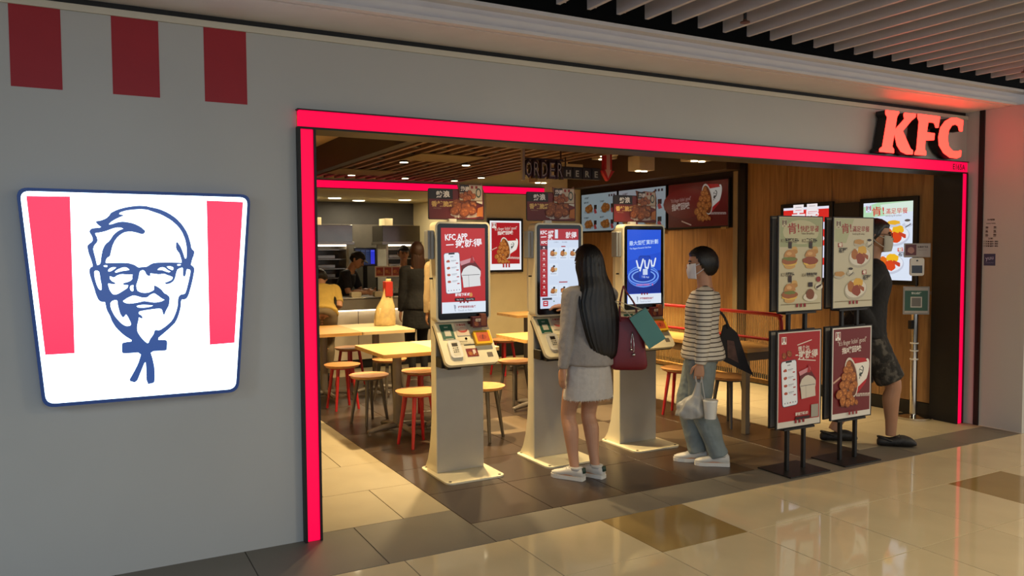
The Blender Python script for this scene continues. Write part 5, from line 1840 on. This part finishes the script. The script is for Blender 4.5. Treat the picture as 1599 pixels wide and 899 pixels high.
        for q in (-1, 1):
            MB().tube([s.hp(q * .66, .42, -.15), s.hp(q * .78, .1, -.02), s.hp(q * .80, -.22, .05), s.hp(q * .78, -.22, -.3), s.hp(q * .64, .40, -.75)], .03 * s.hs, n=6).build('ear_loop', m, o)


def folds(amp, f=18, f2=40, zs=.6):
    def g(p):
        q = V((p.x * f, p.y * f, p.z * f * zs))
        return amp * noise.noise(q) + amp * .4 * noise.noise(V((p.x * f2, p.y * f2, p.z * f2)))
    return g


# ---- person 1: long black hair, grey knit top, white denim skirt, at the middle kiosk
def hd(v):
    return math.atan2(v[1], v[0])


p = Person((3.085, 4.565), math.radians(92), 1.585, 'person with long black hair in grey knit top and white denim skirt, tapping a kiosk',
           ankles=((.055, -.035), (-.10, -.005)), toes=(.38, .50), wrists=((.13, .40, 1.17), (-.205, -.01, .735)),
           poles=((.9, -.1, -.7), (-.7, -.9, 0)), head_yaw=.14, head_pitch=.10, width=1.04, pelvis=(.02, 0), lside=.045, voxel=.004,
           hands=({'d': (-.75, .6, .05), 'n': (-.1, .4, -1), 'curl': .35}, {'curl': .3}))
p.body()
KNIT = mat('grey_knit', '97908a', .85, var=.07, scale=30, bump=.35, bscale=160)
mb = MB()
p.torso(mb, -.025, .30, .015, .07)
for i in (0, 1):
    p.arm(mb, i, .010)
mb.remeshed('knit_top', KNIT, p.root, .006, 4, .5, folds(.006))
H = p.H
mb = MB()
mb.loft([(p.P + V((0, 0, z * H)), V((a * H, 0, 0)), V((0, b * H, 0))) for z, a, b in ((.055, .060, .04), (.052, .089, .066), (.0, .103, .076), (-.06, .112, .082), (-.125, .117, .086), (-.168, .119, .087), (-.170, .10, .07))], 40, 4)
sk = mb.remeshed('skirt', mat('white_denim', 'bdb6ae', .8, var=.06, scale=40, bump=.25, bscale=200), p.root, .006, 2, .5, folds(.004, 22))
fr_ = MB()
rr = random.Random(5)
for i in range(150):
    t = 2 * PI * i / 150
    c = p.P + V((.118 * H * math.cos(t), .086 * H * math.sin(t), -.164 * H))
    d = V((rr.uniform(-.006, .006), rr.uniform(-.006, .006), -rr.uniform(.008, .022)))
    fr_.tube([c, c + d], [.0022, .0012], n=4, k=1)
fr_.build('frayed_hem', M_SOLE, sk)
p.shoes(heel=mat('green_tab', '1f3a2c', .5))
p.cap_hair(HAIR, .50, -1.4, 1.20, -1.4)
mb = MB()


def groove(ph):
    t = ph * 2 * PI
    return 1 + .045 * math.sin(t * 19) + .035 * math.sin(t * 31 + 1) + .02 * math.sin(t * 36)


R = p.hr
F = p.hf
tr, tf = p.rx, p.fw
mb.loft([(p.hp(0, -.25, .75), R * .055, F * .06), (p.hp(0, -.22, .35), R * .085, F * .088), (p.hp(0, -.20, -.3), R * .098, F * .098), (p.hp(0, -.34, -1.0), R * .108, F * .086), (p.hp(.05, -.55, -1.8), R * .136, F * .076),
         (p.hp(.0, -.70, -2.8), tr * .152, tf * .062), (p.hp(.0, -.86, -4.0), tr * .150, tf * .050), (p.hp(.05, -.90, -5.2), tr * .128, tf * .038), (p.hp(.15, -.92, -6.1), tr * .096, tf * .024), (p.hp(.2, -.90, -6.5), tr * .05, tf * .010)], 72, 6, groove=groove)
mb.build('long_hair', HAIR, p.root)

# handbags carried at the right shoulder (world coordinates)
T = empty('handbag', (3.36, 4.44, .945), 0, 'dark red leather handbag hanging from the shoulder of the long haired person', 'bag')
MR = mat('red_leather', '6d0f1c', .38, var=.08, bump=.1, bscale=120)
bx = Matrix.Rotation(math.radians(-32), 4, 'Z')
mb = MB()
mb.loft([((0, 0, -.185), (.02, 0, 0), (0, .02, 0)), ((0, 0, -.178), (.122, 0, 0), (0, .058, 0)), ((0, 0, -.06), (.118, 0, 0), (0, .062, 0)), ((0, 0, .10), (.098, 0, 0), (0, .042, 0)), ((0, 0, .175), (.088, 0, 0), (0, .022, 0)), ((0, 0, .18), (.05, 0, 0), (0, .01, 0))], 32, 4, pw=.45)
o = mb.build('bag_body', MR, T)
o.matrix_local = bx
mb = MB()
for yy in (-.03, .03):
    mb.tube([(-.06, yy, .15), (-.062, yy * .8, .26), (-.045, yy * .3, .36), (-.035, 0, .395), (-.02, yy * .3, .36), (.045, yy * .8, .26), (.06, yy, .15)], .0055, n=8)
o = mb.build('handle', MR, T)
o.matrix_local = bx
mb = MB()
mb.tube([(.02, -.06, .08), (.03, -.075, 0), (.028, -.075, -.06)], .003, n=6).ball((.028, -.076, -.075), .013, n=10, m=6).tube([(.02, -.06, .08), (.01, -.075, .02), (.012, -.075, -.03)], .003, n=6).ball((.012, -.076, -.04), .010, n=10, m=6)
o = mb.build('charm', M_CHROME, T)
o.matrix_local = bx
T = empty('shopping_bag', (3.40, 4.33, 1.065), 0, 'teal paper shopping bag tilted beside the dark red handbag', 'bag')
M_TEAL = mat('teal_paper', '4f8580', .5, var=.04)
tm = Matrix.Rotation(math.radians(-34), 4, 'Z') @ Matrix.Rotation(math.radians(-33), 4, 'Y')
mb = MB()
mb.box((-.05, -.03, -.15), (.085, .03, .10))
o = mb.build('bag_body', M_TEAL, T, .003)
o.matrix_local = tm
mb = MB()
for yy in (-.02, .02):
    mb.tube([(-.03, yy, .10), (-.05, yy * .7, .19), (-.065, 0, .25), (-.02, yy * .7, .20), (.06, yy, .10)], .003, n=6)
o = mb.build('handle', mat('cream_cord', 'b9ad94', .7), T)
o.matrix_local = tm

# ---- person 2: short black hair, mask, striped top, jeans
p = Person((4.055, 4.44), math.radians(138), 1.565, 'person with short black hair and mask in striped top and jeans, holding a plastic bag',
           ankles=((.02, .04), (-.06, -.115)), toes=(.0, .05), wrists=((.24, .06, .76), (-.20, .03, .735)), poles=((.5, -1, 0), (-.5, -1, 0)),
           width=.98, head_yaw=-.05, head_pitch=.05, lean=-.05, pelvis=(0, .02), voxel=.004, hands=({'curl': .5}, {'curl': .8, 'd': (0, .1, -1)}))
p.body()
STR = mat('striped_jersey', 'd0c7b6', .8, var=.04, bump=.2, bscale=120)
nt = STR.node_tree
b = nt.nodes['Principled BSDF']
src = b.inputs['Base Color'].links[0].from_socket
tc = [q for q in nt.nodes if q.type == 'TEX_COORD'][0]
sx = nt.nodes.new('ShaderNodeSeparateXYZ')
nt.links.new(tc.outputs['Object'], sx.inputs[0])
ma = nt.nodes.new('ShaderNodeMath')
ma.operation = 'MULTIPLY'
ma.inputs[1].default_value = 1 / .0315
nt.links.new(sx.outputs['Z'], ma.inputs[0])
fr2 = nt.nodes.new('ShaderNodeMath')
fr2.operation = 'FRACT'
nt.links.new(ma.outputs[0], fr2.inputs[0])
lt = nt.nodes.new('ShaderNodeMath')
lt.operation = 'LESS_THAN'
lt.inputs[1].default_value = .24
nt.links.new(fr2.outputs[0], lt.inputs[0])
mx = nt.nodes.new('ShaderNodeMix')
mx.data_type = 'RGBA'
nt.links.new(lt.outputs[0], mx.inputs['Factor'])
nt.links.new(src, mx.inputs['A'])
mx.inputs['B'].default_value = (*lin('3a2c24'), 1)
nt.links.new(mx.outputs['Result'], b.inputs['Base Color'])
mb = MB()
p.torso(mb, -.02, .30, .030, .09)
for i in (0, 1):
    p.arm(mb, i, .014)
mb.remeshed('striped_top', STR, p.root, .006, 4, .5, folds(.005))
JEAN = mat('pale_jeans', '7d8684', .8, var=.10, scale=14, bump=.2, bscale=220)
mb = MB()
p.torso(mb, -.06, .08, .010)
for i in (0, 1):
    p.leg(mb, i, .014, 1.0, .0035)
mb.remeshed('jeans', JEAN, p.root, .006, 3, .5, folds(.006, 16))
p.shoes()
p.cap_hair(HAIR, .46, -.95, 1.20, -.12)
p.mask(mat('white_mask', 'd6d6dc', .7))
# tote bag on the far shoulder
T = empty('tote_bag', (4.235, 4.37, .80), 0, 'dark tote bag with a brown panel behind the striped top person', 'bag')
mb = MB().prism([(-.10, -.02), (.16, -.145), (.12, -.06), (.04, .17), (-.03, .235), (-.06, .22), (-.09, .10)], (0, -.03, 0), (.78, -.62, 0), (0, 0, 1), (.62, .78, 0), .07)
mb.build('bag_body', mat('dark_canvas', '211c1c', .8, var=.1), T, .012)
MB().prism([(-.03, -.01), (.05, -.05), (.015, .11), (-.035, .12)], (-.003, -.033, 0), (.78, -.62, 0), (0, 0, 1), (.62, .78, 0), .004).build('panel', mat('brown_print', '54382e', .7, var=.3, scale=30), T)
MB().tube([(-.02, -.02, .21), (-.055, 0, .30), (-.09, .04, .35)], .009, n=8).build('strap', mat('dark_canvas', '211c1c'), T)
# plastic bag and cup
hx = p.root.matrix_basis @ (p.wri[1] + V((0, 0.01, -.10)))
T = empty('plastic_bag', (hx.x, hx.y, .44), 0, 'translucent white plastic carrier bag held by the striped top person', 'bag')
M_PLA = mat('thin_plastic', 'd0cdc6', .35, trans=.25, alpha=.72, var=.06)
dz = hx.z - .44
q = Matrix.Rotation(math.radians(-40), 4, 'Z')
mb = MB()
mb.loft([((-.05, 0, -.07), (.03, 0, 0), (0, .02, 0)), ((-.05, 0, -.055), (.085, 0, 0), (0, .06, 0)), ((-.05, 0, .01), (.098, 0, 0), (0, .065, 0)), ((-.03, 0, .07), (.065, 0, 0), (0, .04, 0)), ((-.012, 0, .11), (.03, 0, 0), (0, .022, 0)), ((0, 0, dz - .03), (.016, 0, 0), (0, .014, 0))], 36, 5,
        groove=lambda ph: 1 + .10 * math.sin(ph * 2 * PI * 5) + .07 * math.sin(ph * 2 * PI * 11 + 1))
mb.v = [p_ + V((0, 0, .014 * noise.noise(p_ * 28))) + V((p_.x, p_.y, 0)) * .22 * noise.noise(p_ * 17) if p_.z < .12 else p_ for p_ in mb.v]
o = mb.build('bag_body', M_PLA, T)
o.matrix_local = q
MB().tube([(-.008, .0, dz - .05), (-.022, 0, dz + .01), (0, 0, dz + .045), (.022, 0, dz + .01), (.008, 0, dz - .05)], .006, n=8).build('handle', M_PLA, T).matrix_local = q
MB().box((-.11, -.045, -.05), (.0, .045, .0)).build('food_box', mat('dark_box', '2a211c', .6), T, .005).matrix_local = q
T2 = empty('paper_cup', (hx.x + .035, hx.y - .085, .385), 0, 'white paper cup hanging beside the plastic carrier bag', 'cup')
MB().cyl((0, 0, 0), (.0, 0, .125), .040, .052, n=24).build('cup', M_WHITE, T2)
MB().cyl((0, 0, .125), (0, 0, .135), .054, .050, n=24).build('lid', M_WHITE, T2)
MB().tube([(-.03, .02, .12), (-.03, .04, .20), (-.035, .055, dz + .07)], .004, n=6).build('carry_loop', M_PLA, T2)

# ---- person 3: walking out behind the stands
p = Person((5.585, 4.24), hd((.74, -.67)), 1.80, 'person in black top and camouflage shorts walking behind the poster stands, wearing glasses and mask',
           ankles=((.05, .20), (-.05, -.22)), toes=(.0, .1), wrists=((.185, .02, .97), (-.185, .02, .97)), poles=((.5, -1, -.2), (-.5, -1, -.2)), hands=({'d': (-.45, .25, -.85)}, {'d': (.45, .25, -.85)}),
           lean=.08, head_pitch=.0, skin=SKIN2, voxel=.0055, drop=.012, width=1.1)
p.body()
BLK = mat('black_cloth', '0e0d0f', .85, var=.1, bump=.2, bscale=90)
mb = MB()
p.torso(mb, -.02, .30, .040, .05)
for i in (0, 1):
    p.arm(mb, i, .020)
mb.remeshed('black_top', BLK, p.root, .008, 4, .5, folds(.007, 12))
CAM = bpy.data.materials.new('camouflage_cloth')
CAM.use_nodes = True
nt = CAM.node_tree
n1 = nt.nodes.new('ShaderNodeTexNoise')
n1.inputs['Scale'].default_value = 16
n1.inputs['Detail'].default_value = 2
tc = nt.nodes.new('ShaderNodeTexCoord')
nt.links.new(tc.outputs['Object'], n1.inputs['Vector'])
r = nt.nodes.new('ShaderNodeValToRGB')
r.color_ramp.interpolation = 'CONSTANT'
r.color_ramp.elements[0].color = (*lin('1d1b18'), 1)
r.color_ramp.elements[1].position = .47
r.color_ramp.elements[1].color = (*lin('34302a'), 1)
e = r.color_ramp.elements.new(.56)
e.color = (*lin('4f4a42'), 1)
nt.links.new(n1.outputs['Fac'], r.inputs['Fac'])
nt.links.new(r.outputs['Color'], nt.nodes['Principled BSDF'].inputs['Base Color'])
nt.nodes['Principled BSDF'].inputs['Roughness'].default_value = .85
mb = MB()
p.torso(mb, -.06, .06, .018)
for i in (0, 1):
    p.leg(mb, i, .018, .93, .004)
mb.remeshed('shorts', CAM, p.root, .008, 3, .5, folds(.007, 12))
p.shoes('clog', mat('patterned_clog', '1b1817', .6, var=.9, scale=40))
p.cap_hair(HAIR, .45, -.60, 1.17, -.05)
p.mask(mat('grey_mask', 'a9a598', .7))
gl = MB()
for k in (-1, 1):
    gl.tube([p.hp(k * .28 + .17 * math.cos(t), .97, .03 + .15 * math.sin(t)) for t in [2 * PI * i / 12 for i in range(13)]], .0022, n=6, k=1)
    gl.tube([p.hp(k * .45, .95, .08), p.hp(k * .70, .5, .1), p.hp(k * .76, -.1, .12)], .0022, n=6)
gl.tube([p.hp(-.11, .97, .06), p.hp(.11, .97, .06)], .0022, n=6, k=1)
gl.build('glasses', M_BLACK, p.root)


# ---- people near the counter
def simple(pos, heading, H, label, top, bottom, hairm=None, long=False, cap=None, short_sleeve=False, dress=False, **kw):
    kw.setdefault('ankles', ((.08, 0), (-.08, 0)))
    kw.setdefault('wrists', ((.22, .05, .46 * H), (-.22, .05, .46 * H)))
    q = Person(pos, heading, H, label, voxel=.007, **kw)
    q.body()
    mb = MB()
    q.torso(mb, -.02, .30, .018, .05)
    for i in (0, 1):
        q.arm(mb, i, .014, .8 if short_sleeve else 1.0)
    q.top = mb.remeshed('top', top, q.root, .009, 3, .5, folds(.006, 14))
    mb = MB()
    q.torso(mb, -.06, .06, .012)
    for i in (0, 1):
        q.leg(mb, i, .014)
    mb.remeshed('trousers', bottom, q.root, .009, 3, .5)
    q.shoes(m=mat('black_shoe', '141212', .5), sole=mat('black_shoe', '141212', .5))
    if cap:
        q.cap_hair(hairm or HAIR, .35, -.5, 1.10, -.05)
        q.cap_hair(cap, .40, .05, 1.18, .12, 'cap')
        MB().loft([(q.hp(0, .85, .42), q.hr * .6 * q.hs, q.hu * .05 * q.hs), (q.hp(0, 1.2, .36), q.hr * .55 * q.hs, q.hu * .04 * q.hs), (q.hp(0, 1.5, .28), q.hr * .3 * q.hs, q.hu * .03 * q.hs)], 16, 3).build('cap_peak', cap, q.root)
    elif long:
        q.cap_hair(hairm or HAIR, .5, -1.4, 1.16, -.8)
        MB().loft([(q.hp(0, -.2, .4), q.hr * .07, q.hf * .07), (q.hp(0, -.35, -.5), q.hr * .088, q.hf * .075), (q.hp(0, -.5, -1.4), q.hr * .092, q.hf * .055), (q.hp(0, -.55, -2.3), q.hr * .075, q.hf * .04), (q.hp(0, -.55, -2.6), q.hr * .03, q.hf * .02)], 48, 4,
                  groove=lambda ph: 1 + .04 * math.sin(ph * 2 * PI * 17) + .02 * math.sin(ph * 2 * PI * 29)).build('long_hair', hairm or HAIR, q.root)
    else:
        q.cap_hair(hairm or HAIR, .42, -.55, 1.16, -.05)
    return q


YEL = mat('yellow_cloth', 'b99a4c', .8, var=.05)
NAV = mat('dark_uniform', '201f27', .8, var=.1)
KHA = mat('khaki_cloth', '6f5f47', .8, var=.06)
BEI = mat('beige_cloth', 'b9a27a', .8, var=.05)
q = simple((2.60, 9.62), hd((.25, 1)), 1.68, 'person in yellow short sleeved top bending down beside the red side light', YEL, KHA, lean=.95, drop=.03, pelvis=(0, -.22),
           wrists=((.10, .18, .88), (-.14, .36, .95)), short_sleeve=True, head_pitch=.9)
o = MB().tube([q.P + q.up * .48 + q.rx * .10 + q.fw * .09, q.P + q.up * .3 + q.rx * .16 - q.fw * .02, q.P + q.up * .12 + q.rx * .165, q.P + q.rx * .15 - q.up * .06], .016, n=8).build('bag_strap', M_BLACK, q.root)
q = simple((3.33, 11.22), hd((.8, -.6)), 1.62, 'capped worker in dark uniform leaning over the counter', NAV, NAV, cap=mat('dark_cap', '17161b', .7), lean=.45, head_pitch=.5,
           wrists=((.16, .42, 1.0), (-.12, .44, 1.0)), pelvis=(0, -.08), short_sleeve=True)
q = simple((4.30, 11.25), hd((-.2, -1)), 1.62, 'second capped worker half hidden behind the person in long black clothes', mat('olive_cloth', '4c4a3c', .8), NAV, cap=mat('dark_cap', '17161b', .7))
q = simple((3.84, 9.55), hd((.1, 1)), 1.66, 'person with brown hair in long black clothes standing at the counter', BLK, BLK, HAIRB, long=True)
mb = MB()
mb.loft([(q.P + V((0, 0, z)), V((a, 0, 0)), V((0, b, 0))) for z, a, b in ((.10, .14, .10), (.0, .185, .14), (-.15, .20, .155), (-.28, .205, .16), (-.285, .15, .12))], 30, 4)
mb.remeshed('tunic', BLK, q.root, .009, 2, .5, folds(.006, 14))
q = simple((3.82, 8.62), hd((.2, 1)), 1.74, 'person in beige jacket mostly hidden behind the phone advert kiosk', BEI, mat('tan_trousers', '8a6e4a', .8))
# clear bag with red packs on the farther pale table
T = empty('carrier_bag', (3.05, 8.60, .742), 0, 'large clear carrier bag with red packs standing on the farther pale table', 'bag')
mb = MB()
mb.loft([((0, 0, .002), (.10, 0, 0), (0, .08, 0)), ((0, 0, .02), (.125, 0, 0), (0, .10, 0)), ((.01, 0, .18), (.115, 0, 0), (0, .09, 0)), ((.03, 0, .30), (.07, 0, 0), (0, .05, 0)), ((.04, 0, .40), (.045, 0, 0), (0, .03, 0)), ((.05, 0, .53), (.03, 0, 0), (0, .02, 0))], 36, 5,
        groove=lambda ph: 1 + .05 * math.sin(ph * 2 * PI * 6) + .03 * math.sin(ph * 2 * PI * 11))
mb.build('bag_body', mat('cream_plastic', 'c7b078', .4, alpha=.8, var=.15, scale=20), T)
MB().box((.0, -.05, .33), (.085, .05, .50)).build('red_pack', mat('red_pack', 'a8281c', .5), T, .004)
MB().box((-.08, -.06, .02), (.07, .06, .2)).build('paper_pack', mat('cream_card', 'd8cba8', .6), T, .004)
